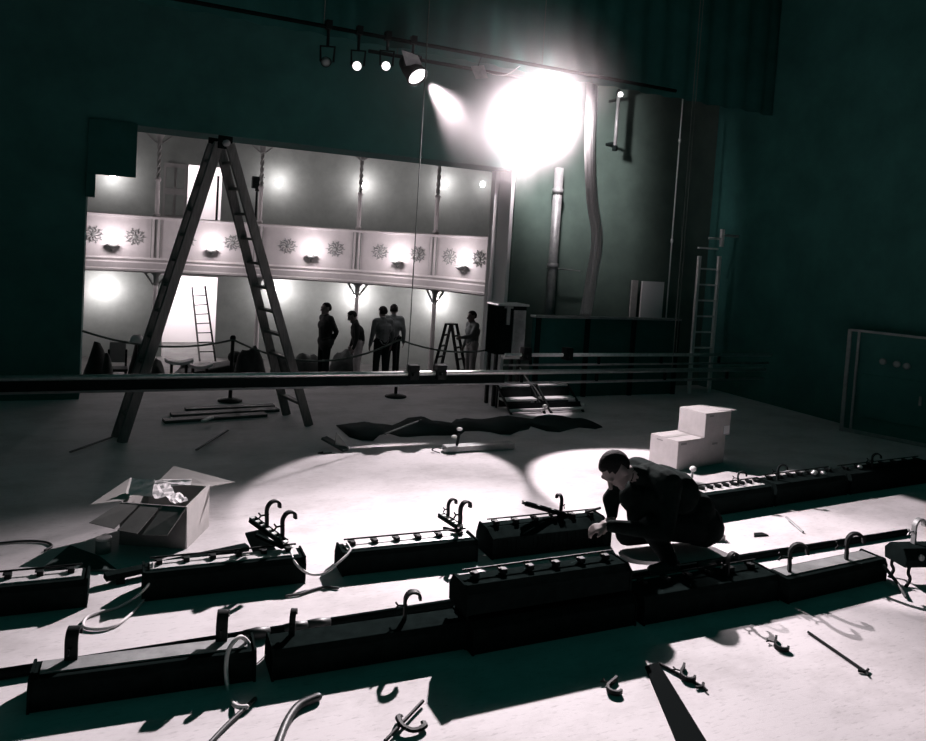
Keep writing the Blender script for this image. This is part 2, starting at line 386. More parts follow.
for i, (px, py) in enumerate([(104, 290), (279, 291), (357, 297), (440, 302)]):
    c, n = hit(WLINE, px, py)
    sconce('wall_sconce', 'bright globe lamp on lower wall ' + LL[i], c, n, 31, 'globe lamps on the lower wall', False)
# floodlight on a stand in the gallery
c, n = hit(LINE, 255, 200); c = c+n*.5
t = thing('floodlight_stand', 'black floodlight on a thin stand in the gallery', 'floodlight', (c.x, c.y, ZG+.2), 0)
MB().tube([(0, 0, .02), (0, 0, 1.75)], .025, 8).build('pole', 'iron', t)
MB().lathe([(.2, 0), (.2, .02), (.03, .04)], n=12).build('base', 'iron', t)
MB().box((0, 0, 1.9), (.24, .2, .26)).box((.0, -.06, 1.74), (.1, .1, .08)).build('lamp_head', 'iron', t, bevel=.02)
MB().box((0, -.11, 1.9), (.26, .02, .03)).box((0, -.11, 2.03), (.28, .05, .02)).build('barn_door', 'iron', t)

# ------------------------------------------------------------------ stage: strip lights on the floor
def rz3(a): return Matrix.Rotation(a, 3, 'Z')
def hook(parent, base, ang=0, s=1.0, lean=0, mtl='iron', wide=1.0):
    """hanging hook: a flat bar bent over into a C with a wing bolt through its stem"""
    M = Matrix.Translation(Vector(base)) @ Matrix.Rotation(ang, 4, 'Z') @ Matrix.Rotation(lean, 4, 'Y')
    pth = cat_rom([(0, 0, -.005), (0, 0, .05), (-.004, 0, .10), (.0, 0, .135), (.022, 0, .163), (.055, 0, .168), (.083, 0, .15), (.088, 0, .118)], 4)
    mb = MB(); pth = [M @ (p*s) for p in pth]; side = (M.to_3x3() @ Vector((0, 1, 0)))
    vs = []; k = len(pth)
    for i, p in enumerate(pth):
        t = (pth[min(i+1, k-1)]-pth[max(i-1, 0)]).normalized(); u = side.cross(t).normalized()
        for a, b in ((-1, -1), (1, -1), (1, 1), (-1, 1)): vs.append(p+side*(a*.016*s*wide)+u*(b*.008*s))
    fs = [(i*4+j, i*4+(j+1) % 4, (i+1)*4+(j+1) % 4, (i+1)*4+j) for i in range(k-1) for j in range(4)]+[(3, 2, 1, 0), tuple((k-1)*4+j for j in range(4))]
    h = mb.add(vs, fs).build('hook_clamp', mtl, parent)
    wb_ = MB()
    wb_.tube([M @ (Vector(q)*s) for q in ((.012, 0, .085), (-.045, 0, .085))], .006*s, 6)
    for sg in (-1, 1): wb_.tube([M @ (Vector(q)*s) for q in ((-.045, 0, .085), (-.062, 0, .085+sg*.022))], .006*s, 6)
    wb_.build('wing_bolt', mtl, h)
    return h
def strip_light(label, x0, y0, L, h, wd=.21, z=0, rz=0, clips=6, hooks=(), group=None, mtl='metal_dark', top='tray', rod=True, slope=.05, lean=0):
    t = thing('strip_light', label, 'strip light', (x0, y0, z), rz, group)
    # trough: front face leans back a little, ends closed
    prof = [(0, 0), (wd, 0), (wd+.01, h*.55), (wd-.03, h), (slope*.4, h), (0, h*.8)]
    Mx = Matrix(((0, 0, 1, 0), (1, 0, 0, 0), (0, 1, 0, 0), (0, 0, 0, 1)))
    MB().prism(prof, L-.02, Matrix.Translation((.01, 0, 0)) @ Mx).build('housing', mtl, t, bevel=.006)
    for xx in (0, L-.012):
        pp = [(-.008, 0), (wd+.012, 0), (wd+.02, h*.55), (wd-.02, h+.008), (slope*.4-.008, h+.008), (-.008, h*.8)]
        MB().prism(pp, .012, Matrix.Translation((xx, 0, 0)) @ Mx).build('end_plate', mtl, t)
    if top: MB().box((L/2, wd*.52, h+.004), (L-.08, wd*.5, .008)).build('top_tray', top, t)
    for k in range(clips):
        x = L*(k+.6)/(clips+.2)
        c = MB().box((x, wd*.60, h+.020), (.035, .05, .030)).build('gel_clip', 'iron', t, bevel=.004)
        MB().box((x-.022, wd*.66, h+.028), (.012, .03, .012)).build('clip_wing', 'iron', c)
    if rod: MB().tube([(.04, wd*.72, h+.038), (L-.04, wd*.72, h+.038)], .006, 6).build('tie_rod', 'iron', t)
    for hk in hooks: hook(t, (hk[0], hk[1], h), hk[2], hk[3], lean, 'iron', hk[4] if len(hk) > 4 else 1.0)
    return t
G1 = 'strip lights in the row by the long floor pipe'; G2 = 'strip lights in the row behind'
Y1, Y2 = 3.68, 4.72
# front row
A = strip_light('black strip light with looped pale cable at its end', -.27, 3.77, 1.00, .145, z=0, hooks=((.16, .14, R(80), .85, 2.1), (.84, .14, R(80), .85, 2.1)), rz=R(-3.5), clips=0, rod=False, top='metal_grey', group=G1)  # grey top colours in the light falling on the black housing
B = strip_light('black strip light beside the pale end board with two hooks', .80, 3.68, 1.06, .15, hooks=((.12, .14, R(70), .7, 1.4), (.74, .14, R(-10), .9, 1.4)), clips=0, rod=False, top=None, rz=R(-1.5), group=G1)
C1 = strip_light('black strip light at the bottom of the dark double stack', 1.86, 3.58, 1.10, .17, wd=.26, hooks=(), clips=5, top=None, rod=False, group=G1, slope=.12)
C2 = strip_light('black strip light on top of the dark double stack', 1.82, 3.60, 1.10, .15, z=.215, wd=.22, hooks=(), clips=6, top=None, rod=True, group=G1, slope=.12)
D1 = strip_light('black strip light with one hook in front of the kneeling man', 3.0, 3.56, 1.12, .17, wd=.26, hooks=((.75, .1, R(0), .9),), clips=6, top=None, group=G1)
E1 = strip_light('black strip light with grey top and two upright hooks', 4.14, 3.50, 1.04, .155, wd=.22, hooks=((.12, .1, R(-38), 1.2), (.72, .1, R(-38), 1.2)), clips=0, rod=False, top='metal_grey', group=G1, rz=R(3))  # top plate lighter than the housing, lit tone put into its colour
# back row
Gs = strip_light('black strip light lying left of the open carton', -1.05, 4.80, 1.0, .16, hooks=(), clips=6, rz=R(-2), group=G2)
Hs = strip_light('black strip light with angled slotted arm beside the carton', .24, 4.74, .97, .165, hooks=(), clips=6, rz=R(-1.5), group=G2)
Is = strip_light('black strip light joined by a pale cord, slotted arm at its end', 1.46, 4.74, .98, .15, hooks=(), clips=6, rz=R(-2), group=G2)
Js = strip_light('tall black strip light with grille front at kneeling man\'s hands', 2.55, 4.70, 1.02, .19, wd=.26, hooks=(), clips=6, top=None, rz=R(-1), group=G2, slope=.3)
for k in range(26):
    MB().bar((.05+k*.036, -.006, .015), (.05+k*.036, -.004, .145), .007, .007, (0, 1, 0)).build('grille_bar', 'metal_dark', Js)
Ks = strip_light('black strip light behind the kneeling man with cluttered clips', 4.72, 4.98, .94, .19, wd=.24, hooks=((.62, .14, R(-38), .8),), clips=9, top='tray', rz=R(4), group=G2)
Ls = strip_light('black strip light standing in half shadow by the wall', 5.70, 5.05, 1.05, .20, wd=.26, hooks=((.16, .12, R(-38), .9),), clips=7, top=None, rz=R(4), group=G2)
Ms = strip_light('black strip light at end of back row by the right wall', 6.80, 5.12, 1.45, .20, wd=.26, hooks=((.5, .12, R(-38), .9),), clips=7, top=None, rz=R(3), group=G2)
for (x, y) in ((.66, .10), (.72, .13), (.78, .08), (.30, .12)):
    MB().ball((x, y, .225), (.025, .03, .02), 5).build('plug', 'metal_bright', Ls if x > .5 else Ms, smooth=True)
# strip light on bent legs at the right edge
p = P(908, 597)
t = thing('strip_light', 'black strip light raised on bent legs at edge of stage', 'strip light', (p.x+.12, p.y+.12, 0), R(-14))
MB().prism([(0, .14), (.20, .14), (.21, .22), (.16, .27), (.03, .27), (-.01, .20)], .9, Matrix(((0, 0, 1, 0), (1, 0, 0, 0), (0, 1, 0, 0), (0, 0, 0, 1)))).build('housing', 'metal_dark', t, bevel=.008)
for x in (.06, .8):
    for y in (.02, .18):
        MB().tube(cat_rom([(x, y, .16), (x-.02, y-.01, .10), (x+.01, y, .05), (x-.04, y-.02, .0)], 4), .012, 6).build('leg', 'iron', t, smooth=True)
for k in range(4):
    MB().lathe([(.022, 0), (.022, .012), (.012, .014)], at=(.12+k*.12, -.003, .215), n=10, axis=(0, -1, .2)).build('socket', 'metal_grey', t, smooth=True)
hook(t, (.16, .12, .27), R(10), 1.05, 0, 'metal_grey')

# slotted hanging arms leaning on the back row
def arm(label, a, b, hooks, group='slotted hanging arms on the back row'):
    a, b = Vector(a), Vector(b); mid = (a+b)/2; d = (b-a); L = d.length
    t = thing('slotted_arm', label, 'bracket', a, 0, group)
    q = d.normalized(); M = q.to_track_quat('X', 'Z').to_matrix()
    def W(v): return M @ Vector(v)
    n = 6; rails = MB()
    for s in (-1, 1): rails.bar(W((0, s*.022, 0)), W((L, s*.022, 0)), .012, .03, W((0, 0, 1)))
    rails.build('rail', 'metal_dark', t)
    for k in range(n+1):
        x = L*k/n; MB().bar(W((x-.012, 0, .008)), W((x+.012, 0, .008)), .036, .012, W((0, 0, 1))).build('slot_bridge', 'metal_grey', t)
    MB().bar(W((0, .01, -.03)), W((L*.75, .01, -.075)), .02, .02, W((0, 0, 1))).build('under_bar', 'metal_dark', t)
    for f, an, s in hooks: hook(t, W((L*f, -.02, .0)), an, s)
    return t
arm('slotted arm with two hooks raised over the strip light by carton', (1.10, 4.86, .22), Q(252, 519, 5.12), ((.15, R(15), 1.0), (.62, R(15), 1.0)))
arm('slotted arm with two hooks raised over corded strip light', (2.36, 4.86, .20), Q(441, 515, 5.15), ((.12, R(15), 1.0), (.75, R(15), .8)))
arm('long slotted arm reaching into the kneeling man\'s hands', Q(606, 526, 4.90), Q(524, 503, 4.90), ((.55, R(90), .8),))
# leaning plate by the carton strip light
t = MB().add([Q(245, 534, 5.12), Q(263, 530, 5.12), Q(279, 556, 4.93), Q(256, 560, 4.93)]+[v+Vector((.004, .014, .004)) for v in (Q(245, 534, 5.12), Q(263, 530, 5.12), Q(279, 556, 4.93), Q(256, 560, 4.93))],
             [(3, 2, 1, 0), (4, 5, 6, 7), (0, 1, 5, 4), (1, 2, 6, 5), (2, 3, 7, 6), (3, 0, 4, 7)]).build('cover_plate', 'metal_dark')
tag(t, 'dark metal cover plate leaning against strip light arm', 'plate')
a, b = P(105, 577, .05), P(247, 547, .05)
t = thing('floor_bar', 'dark flat bar lying on blocks from carton to cover plate', 'bar')
MB().bar(a, b, .07, .035).build('bar', 'metal_dark', t)
for f in (.1, .9):
    c = a.lerp(b, f); MB().box((c.x, c.y, .016), (.05, .09, .032)).build('block', 'metal_dark', t)

# long pipe on the floor behind the front row
t = thing('floor_pipe', 'long dark pipe lying on the floor behind front strip lights', 'pipe', (0, 4.10, 0))
MB().tube([(-1.6, 0, .026), (6.3, .06, .026)], .026, 10).build('pipe', 'metal_dark', t, smooth=True)
for x in (.80, 1.02, 1.14, 2.1, 3.1, 4.0):
    MB().tube([(x-.07, .01, .030), (x, .01, .034), (x+.07, .01, .030)], [.03, .033, .03], 8).build('cable_wrap', 'cable_dark', t, smooth=True)

# cables
def cable(label, pts, r=.009, mtl='cable_light', n=8, name='cable', group=None):
    o = MB().tube(cat_rom(pts, n), r, 7, dome=True).build(name, mtl, smooth=True); return tag(o, label, 'cable', group)
cable('pale cable looped on the floor between carton strip lights', [(.30, 4.83, .19), P(148, 585, .10), P(125, 604, .015), P(100, 612, .012), P(86, 618, .012), P(84, 627, .012), P(100, 629, .012), P(118, 624, .012), P(135, 610, .012), P(146, 596, .012)])
cable('pale cord sagging between two back row strip lights', [Q(293, 545, 4.9), Q(291, 553, 4.80), Q(297, 565, 4.70), Q(310, 574, 4.68), Q(325, 573, 4.68), Q(338, 563, 4.70), Q(350, 551, 4.78), (1.52, 4.86, .17)], .009)
cable('thin dark cord ring hanging off corded strip light arm', [Q(462, 529, 4.86), Q(459, 536, 4.86), Q(463, 546, 4.82), Q(472, 553, 4.80), Q(485, 555, 4.72)], .008, 'cable_light')
cable('dark cord trailing on the floor under corded strip light', [P(338, 588, .01), P(325, 587, .01), P(312, 590, .01), P(300, 594, .01), P(286, 596, .01)], .008, 'cable_dark')
cable('pale cable arched over the end of front strip light', [P(247, 707, .02), P(236, 706, .02)+Vector((0, 0, 0)), Q(229, 695, 3.66), Q(226, 670, 3.70), Q(229, 649, 3.74), Q(240, 637, 3.78), Q(249, 644, 3.82), Q(251, 655, 3.86), (.70, 3.90, .10)], .011)
cable('dark cable running off the stage edge by front strip light', [P(255, 699, .012), P(240, 713, .012), P(225, 727, .012), P(208, 745, .012)], .011, 'cable_dark')  # dark tube laid where the cables' shadow runs
cable('thick black hose curling from under the hooked strip light', [P(318, 697, .02), P(300, 705, .02), P(290, 716, .02), P(283, 730, .02), P(276, 750, .02)], .02, 'cable_dark')
cable('thin dark wire crossing gap between front strip lights', [P(252, 668, .05), P(262, 659, .05), P(273, 648, .03)], .003, 'cable_dark')
cable('thin wire curling up from the floor pipe', [P(460, 602, .01), P(463, 594, .05), P(470, 589, .06), P(482, 583, .03)], .003, 'cable_dark')
cable('dark cord curled on floor at far edge of left shade', [P(0, 543, .01), P(25, 541, .01), P(45, 542, .01), P(52, 546, .01), P(45, 550, .01)], .008, 'cable_dark')
cable('dark hose running from strip light to bent leg fixture', [P(884, 566, .12), P(895, 580, .05), P(902, 590, .02), P(906, 597, .02)], .012, 'cable_dark')
# wire foot stands under the grille strip light
for i, (x0, x1, y) in enumerate(((488, 548, 580), (549, 612, 572))):
    t = thing('wire_stand', ['wire foot under left half of grille strip light', 'wire foot under right half of grille strip light'][i], 'stand', P(x0, y+6))
    o0 = t.location
    a, b, c, d = P(x0, y, .04), P(x0+1, y+7, .006), P(x1, y-2, .006), P(x1, y-9, .04)
    MB().tube([p-o0 for p in (a, b, c, d)], .006, 6).build('wire', 'iron', t)
# dark strip laid on the floor in place of a pole's cast shadow
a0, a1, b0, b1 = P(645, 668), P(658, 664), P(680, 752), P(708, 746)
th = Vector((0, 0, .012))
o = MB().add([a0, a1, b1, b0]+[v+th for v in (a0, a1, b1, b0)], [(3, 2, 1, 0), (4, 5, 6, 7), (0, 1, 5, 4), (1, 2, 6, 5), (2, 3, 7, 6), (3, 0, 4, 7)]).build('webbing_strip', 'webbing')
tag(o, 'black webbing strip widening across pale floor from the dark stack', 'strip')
# loose rods and hooks lying in front of the front row
def loose_rod(label, a, b, fork=True):
    a, b = Vector(a), Vector(b); t = thing('tie_bar', label, 'rod', a, 0, 'loose rods in front of the front row')
    d = b-a; MB().tube([(0, 0, 0), d], .008, 6).build('rod', 'iron', t)
    u = d.normalized(); s = u.cross(Vector((0, 0, 1)))
    if fork: MB().tube([d-u*.02+s*.035, d, d-u*.02-s*.035], .008, 6).tube([d, d+u*.03+s*.012], .007, 6).build('fork_end', 'iron', t)
loose_rod('thin forked rod lying on the pale floor near grey topped light', P(808, 632, .01), P(866, 672, .01))
loose_rod('short forked rod lying beside the black webbing strip', P(660, 664, .01), P(703, 687, .01))
def loose_hook(label, at, a, s=1.0):
    t = thing('loose_hook', label, 'hook', (at.x, at.y, .016), 0, 'loose hooks in front of the front row')
    h = hook(t, (0, 0, 0), 0, s)
    t.rotation_euler = (R(90), 0, a)
loose_hook('loose hook lying left of the black webbing strip', P(616, 681), R(-60), .8)
loose_hook('loose hook lying right of the black webbing strip', P(684, 668), R(-50), .8)
loose_hook('loose hook lying in front of single hook strip light', P(776, 640), R(-50), .8)
t = thing('clamp_bar', 'hook clamp on a rod lying before the two hook strip light', 'clamp', P(385, 741, .02))
MB().tube([(0, 0, 0), P(423, 701, .02)-P(385, 741, .02)], .009, 6).build('rod', 'iron', t)
p = P(404, 722, .02)-P(385, 741, .02)
MB().tube(cat_rom([p+Vector((0, .05, 0)), p+Vector((-.02, .02, .01)), p+Vector((-.02, -.04, .01)), p+Vector((.02, -.07, .0)), p+Vector((.075, -.06, 0)), p+Vector((.085, -.03, 0))], 5), .016, 6, flat=.6).build('hook', 'iron', t)
o = MB().prism([(0, 0), (.16, -.02), (.17, .07), (.02, .09)], .05, Matrix.Translation(P(706, 541)) @ Matrix.Rotation(R(-12), 4, 'Z')).build('wood_block', 'card_dark', bevel=.004)
tag(o, 'small pale block on the floor behind the kneeling man', 'block')
o = MB().prism([(0, 0), (.14, -.02), (.13, .04), (.05, .05)], .012, Matrix.Translation(P(754, 537))).build('metal_scrap', 'iron')
tag(o, 'small dark metal scrap on floor before cluttered strip light', 'scrap')
o = MB().tube([P(786, 517, .03), P(803, 532, .012)], .010, 6).build('loose_pipe', 'metal_grey'); tag(o, 'short thin pipe end poking out under back row light', 'pipe')

# ------------------------------------------------------------------ cartons
t = thing('cardboard_box', 'large sealed pale cardboard box under a smaller one', 'box', (5.53, 6.22, 0), R(10), 'sealed cardboard boxes')
MB().box((.40, .19, .16), (.80, .38, .32)).build('carton', 'card', t, bevel=.004)
MB().box((.40, .19, .322), (.80, .06, .004)).build('tape_strip', 'card_dark', t)
for x, z in ((.09, .285), (.62, .24)): MB().box((x, -.001, z), (.09, .004, .022)).build('printed_mark', 'tape', t)
MB().box((-.001, .25, .28), (.004, .08, .012)).build('printed_mark', 'tape', t)
t = thing('cardboard_box', 'smaller sealed pale cardboard box stacked on larger one', 'box', (5.93, 6.27, .325), R(10), 'sealed cardboard boxes')
MB().box((.22, .18, .135), (.44, .36, .27)).build('carton', 'card', t, bevel=.004)
MB().box((.44, .12, .272), (.24, .2, .006), rz3(R(-20))).build('flap', 'card', t)
MB().box((.10, -.001, .235), (.07, .004, .018)).build('printed_mark', 'tape', t)
MB().box((.38, -.002, .06), (.10, .004, .09)).build('paper_label', 'paper', t)
# open carton with splayed flaps, filled with papers
t = thing('open_carton', 'open cardboard carton with splayed flaps full of papers', 'carton', (.13, 5.68, 0), R(-26))
W_, D_, H_ = .46, .44, .30
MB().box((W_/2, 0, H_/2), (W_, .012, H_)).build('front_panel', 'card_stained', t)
MB().box((W_/2, D_, H_/2), (W_, .012, H_)).build('back_panel', 'card_brown', t)
MB().add([(W_, 0, 0), (W_, D_, 0), (W_-.01, D_, H_+.02), (W_-.01, 0, H_), (W_+.012, 0, 0), (W_+.012, D_, 0), (W_+.002, D_, H_+.02), (W_+.002, 0, H_)], [(0, 1, 2, 3), (7, 6, 5, 4), (0, 4, 5, 1), (3, 2, 6, 7), (0, 3, 7, 4), (1, 5, 6, 2)]).build('side_panel', 'card_brown', t)
MB().box((0, D_/2, H_/2), (.012, D_, H_)).build('side_panel', 'card_brown', t)
MB().box((W_/2, D_/2, .006), (W_, D_, .012)).build('bottom_panel', 'card_brown', t)
def quad(pts, th=.006):
    pts = [Vector(p) for p in pts]; n = (pts[1]-pts[0]).cross(pts[2]-pts[0]).normalized()*th
    return MB().add(pts+[p+n for p in pts], [(3, 2, 1, 0), (4, 5, 6, 7), (0, 1, 5, 4), (1, 2, 6, 5), (2, 3, 7, 6), (3, 0, 4, 7)])
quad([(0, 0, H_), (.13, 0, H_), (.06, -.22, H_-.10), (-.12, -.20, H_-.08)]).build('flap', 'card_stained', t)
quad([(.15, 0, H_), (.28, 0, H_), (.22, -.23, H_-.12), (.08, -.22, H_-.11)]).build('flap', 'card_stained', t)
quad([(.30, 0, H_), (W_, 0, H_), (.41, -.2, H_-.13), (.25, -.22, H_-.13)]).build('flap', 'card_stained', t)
quad([(0, .02, H_), (0, D_, H_), (-.10, D_-.1, H_+.06), (-.20, -.04, H_-.02)]).build('flap', 'card_brown', t)
quad([(.06, D_, H_), (W_, D_, H_), (.62, D_+.10, H_+.015), (.10, D_+.22, H_+.07)]).build('flap', 'card_brown', t)
PL = ['crumpled white paper heaped in middle of open carton', 'folded white sheet standing at left of open carton', 'small white packet at right of open carton', 'rolled pale sheet lying across open carton']
for i, (x, y, z, sx, sy, a, tl) in enumerate(((.20, .20, .33, .12, .10, 20, .5), (.07, .16, .36, .13, .09, -25, 1.1), (.34, .12, .31, .09, .08, 30, .3), (.22, .34, .35, .20, .06, -10, .3))):
    mb = MB(); nx = 6
    Mx = Matrix.Translation((0, 0, 0)) @ Matrix.Rotation(R(a), 4, 'Z') @ Matrix.Rotation(tl, 4, 'X')
    rnd = random.Random(i)
    vs = [Mx @ Vector((sx*(u/nx-.5)*1.3, sy*(v/nx-.5)*1.3, rnd.uniform(-.007, .007))) for u in range(nx+1) for v in range(nx+1)]
    mb.add(vs, [(u*(nx+1)+v, (u+1)*(nx+1)+v, (u+1)*(nx+1)+v+1, u*(nx+1)+v+1) for u in range(nx) for v in range(nx)])
    o = mb.build('paper_sheet', 'paper'); o.modifiers.new('s', 'SOLIDIFY').thickness = .004
    o.location = Vector((.13, 5.68, 0)) + Matrix.Rotation(R(-26), 3, 'Z') @ Vector((x, y, z)); tag(o, PL[i], 'paper', 'papers in the open carton')
p = P(103, 552)
t = thing('small_tin', 'small open tin standing behind the leaning dark board', 'tin', p)
MB().lathe([(.05, 0), (.05, .10), (.045, .10), (.045, .01)], n=14).build('can', 'metal_grey', t, smooth=True)
MB().lathe([(.053, .09), (.053, .10), (.047, .10)], n=14).build('rim', 'metal_bright', t, smooth=True)
# dark sheet on the floor drawn as the carton's cast shadow
o = quad([P(43, 567, .02), P(70, 545, .06), P(100, 556, .05), P(118, 570, .02)], .01).build('dark_board', 'wood_dark'); tag(o, 'dark board lying on the floor left of the open carton', 'board')
# bar with globe clamp on the floor behind the kneeling man
a, b = P(680, 480, .02), P(772, 500, .02)
t = thing('floor_strip', 'grey flat bar with a white knob lying before cardboard boxes', 'bar', a)
MB().bar((0, 0, 0), b-a, .05, .03).build('bar', 'metal_grey', t)
MB().tube([Vector((.12, -.03, .01)), Vector((.13, -.03, .09))], .014, 8).build('knob_stem', 'metal_grey', t)
MB().ball((.132, -.03, .115), (.035, .035, .028), 8).build('knob', 'paper', t, smooth=True)
# ------------------------------------------------------------------ the big stepladder
t = thing('stepladder', 'tall wooden double-sided stepladder straddling the lowered batten', 'ladder', (1.03, 8.75, 0), R(13))
APX = 3.18
def flight(sx, foot, y0f, y0t, wf, wt, nr):
    a0, a1 = Vector((sx*foot, -wf/2+y0f, 0)), Vector((sx*foot, wf/2+y0f, 0))
    b0, b1 = Vector((sx*.05, -wt/2+y0t, APX)), Vector((sx*.05, wt/2+y0t, APX))
    for a, b in ((a0, b0), (a1, b1)): MB().bar(a, b, .045, .10, (1, 0, .3)).build('rail', 'wood_ladder', t, bevel=.006)
    for k in range(nr):
        f = (k+1)/(nr+.7); p, q = a0.lerp(b0, f), a1.lerp(b1, f)
        MB().bar(p, q, .075, .028).build('rung', 'wood_ladder', t)
flight(1, 1.17, .12, -.05, .62, .30, 11)
flight(-1, .90, .02, -.05, .24, .20, 11)
MB().tube([(0, -.26, APX+.0), (0, .17, APX+.0)], .035, 10).build('hinge_rod', 'metal_grey', t, smooth=True)
for s in (-.2, .1): MB().box((0, s, APX+.01), (.16, .02, .14)).build('hinge_plate', 'metal_dark', t, bevel=.01)

# ------------------------------------------------------------------ lowered battens
def batten(label, y, z, x0, x1, r, lines, clamps, top=6.8, r_line=.006, solid=None):
    t = thing('fly_batten', label, 'batten', (0, y, z), 0, 'lowered fly battens')
    MB().tube([(x0, 0, 0), (x1, 0, 0)], r, 14).build('pipe', 'metal_bright', t, smooth=True)
    if solid: MB().box(((x0+solid)/2, .01, -.075), (solid-x0, .05, .10)).build('web_board', 'metal_dark', t, bevel=.004)
    MB().tube([(x0, .03, -.14), (x1, .03, -.14)], r*.6, 10).build('lower_pipe', 'metal_grey', t, smooth=True)
    for k in range(int((x1-x0)/1.1)): MB().box((x0+.4+k*1.1, .015, -.07), (.03, .03, .12)).build('spacer', 'metal_dark', t)
    for x in lines: MB().tube([(x, 0, r), (x, 0, top-z)], r_line, 6).build('fly_line', 'rope', t)
    for x in clamps:
        c = MB().box((x, -.02, .02), (.12, .13, .17)).build('clamp', 'iron', t, bevel=.015)
        MB().tube([(x-.02, -.09, .0), (x-.02, -.14, .0)], .018, 8).build('clamp_bolt', 'iron', c)
batten('long batten pipe hung low across stage with two black clamps', 8.0, .765, -2.4, 8.6, .028, (-1.6, 3.10, 6.9), (3.16, 3.50), solid=4.35)
batten('second batten pipe hung low behind the step units', 8.75, .86, 4.75, 9.5, .024, (7.6,), (5.05, 5.7), 6.8, .006)
# ------------------------------------------------------------------ stage edge: posts and rope
YS = 10.35
posts = []
for px, lab in ((233, 'black rope post beside the tall stepladder'), (399, 'black rope post beside the standing group')):
    p = Q(px, 338, YS); t = thing('rope_post', lab, 'post', (p.x, YS, 0), 0, 'rope posts at the stage edge'); posts.append(Vector((p.x, YS, p.z)))
    MB().tube([(0, 0, .02), (0, 0, p.z)], .025, 8).build('pole', 'iron', t, smooth=True)
    MB().lathe([(.16, 0), (.16, .02), (.03, .05)], n=14).build('base', 'iron', t, smooth=True)
    MB().ball((0, 0, p.z), .04, 6).build('finial', 'iron', t, smooth=True)
def rope(label, a, b, sag):
    pts = [Vector(a).lerp(Vector(b), k/10)-Vector((0, 0, sag*4*(k/10)*(1-k/10))) for k in range(11)]
    tag(MB().tube(pts, .014, 6).build('barrier_rope', 'rope', smooth=True), label, 'rope', 'barrier ropes at the stage edge')
rope('barrier rope from proscenium edge to post by the stepladder', (-.28, YS, .92), posts[0]-Vector((0, .03, .02)), .14)
rope('barrier rope between the two posts', posts[0]+Vector((.0, -.03, -.02)), posts[1]-Vector((.0, .03, .02)), .30)
rope('barrier rope from the second post to the proscenium jamb', posts[1]+Vector((0, -.03, -.02)), (5.78, YS, .80), .16)

# ------------------------------------------------------------------ things around the stage edge
o = MB(); rr = random.Random(3); n = 26  # low black sheet added in place of the shade beyond the light pool
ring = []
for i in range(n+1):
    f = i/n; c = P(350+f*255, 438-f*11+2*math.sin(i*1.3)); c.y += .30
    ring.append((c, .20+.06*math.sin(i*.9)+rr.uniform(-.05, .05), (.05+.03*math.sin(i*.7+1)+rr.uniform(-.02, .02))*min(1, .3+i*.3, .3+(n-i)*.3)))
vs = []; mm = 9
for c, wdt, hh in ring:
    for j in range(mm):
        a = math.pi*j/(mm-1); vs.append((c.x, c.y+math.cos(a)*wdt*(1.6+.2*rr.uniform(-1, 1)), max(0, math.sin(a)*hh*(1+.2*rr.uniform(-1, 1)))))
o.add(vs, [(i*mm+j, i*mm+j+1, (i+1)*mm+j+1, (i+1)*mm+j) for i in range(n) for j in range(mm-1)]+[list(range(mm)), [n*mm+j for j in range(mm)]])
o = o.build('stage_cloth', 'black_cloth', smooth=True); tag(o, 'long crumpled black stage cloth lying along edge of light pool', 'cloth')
for i, (px, py, L, wd, a, mtl) in enumerate(((165, 424, 1.2, .16, 8, 'wood_dark'), (172, 418, 1.3, .16, 6, 'wood_dark'), (186, 412, 1.1, .14, 3, 'wood_dark'))):
    p = P(px, py); M = Matrix.Translation((p.x, p.y, .0+i*.001)) @ Matrix.Rotation(R(a), 4, 'Z')
    o = MB().prism([(0, 0), (L, 0), (L, wd), (0, wd)], .035, M).build('plank', mtl, bevel=.003)
    tag(o, ['plank nearest the black cloth in the set of three on dark stage', 'middle plank of the three on dark stage', 'plank of three nearest the stage edge'][i], 'plank')
o = MB().bar(P(203, 421, .06), P(212, 417, .06), .05, .02).build('paper_scrap', 'paper'); tag(o, 'white paper scrap lying on the planks', 'paper')
for a, b, lab in (((385, 434), (421, 420), 'thin metal rod lying on the dark cloth'), ((70, 452), (112, 437), 'long thin lath on dark floor left of the planks'), ((196, 450), (228, 430), 'thin lath leaning over cloth beside planks')):
    o = MB().bar(P(*a, .075 if a[0] == 385 else .02), P(*b, .075 if a[0] == 385 else .02), .022, .012).build('lath', 'metal_grey' if a[0] == 385 else 'wood_dark'); tag(o, lab, 'lath')
# broken crate pieces at the ladder foot
p = P(338, 452); t = thing('broken_bracket', 'small broken wooden bracket beside the stepladder foot', 'bracket', p)
MB().bar((-.10, .22, .10), (.08, -.02, .02), .09, .025).build('board', 'wood_dark', t)
MB().prism([(0, 0), (.14, .0), (.02, .16)], .02, Matrix.Translation((-.02, .06, .03)) @ Matrix.Rotation(R(70), 4, 'X')).build('gusset', 'card_dark', t)
MB().tube(cat_rom([(-.16, .0, .01), (-.22, -.03, .01), (-.16, -.06, .012), (-.08, -.04, .01)], 4), .007, 6).build('wire', 'iron', t)
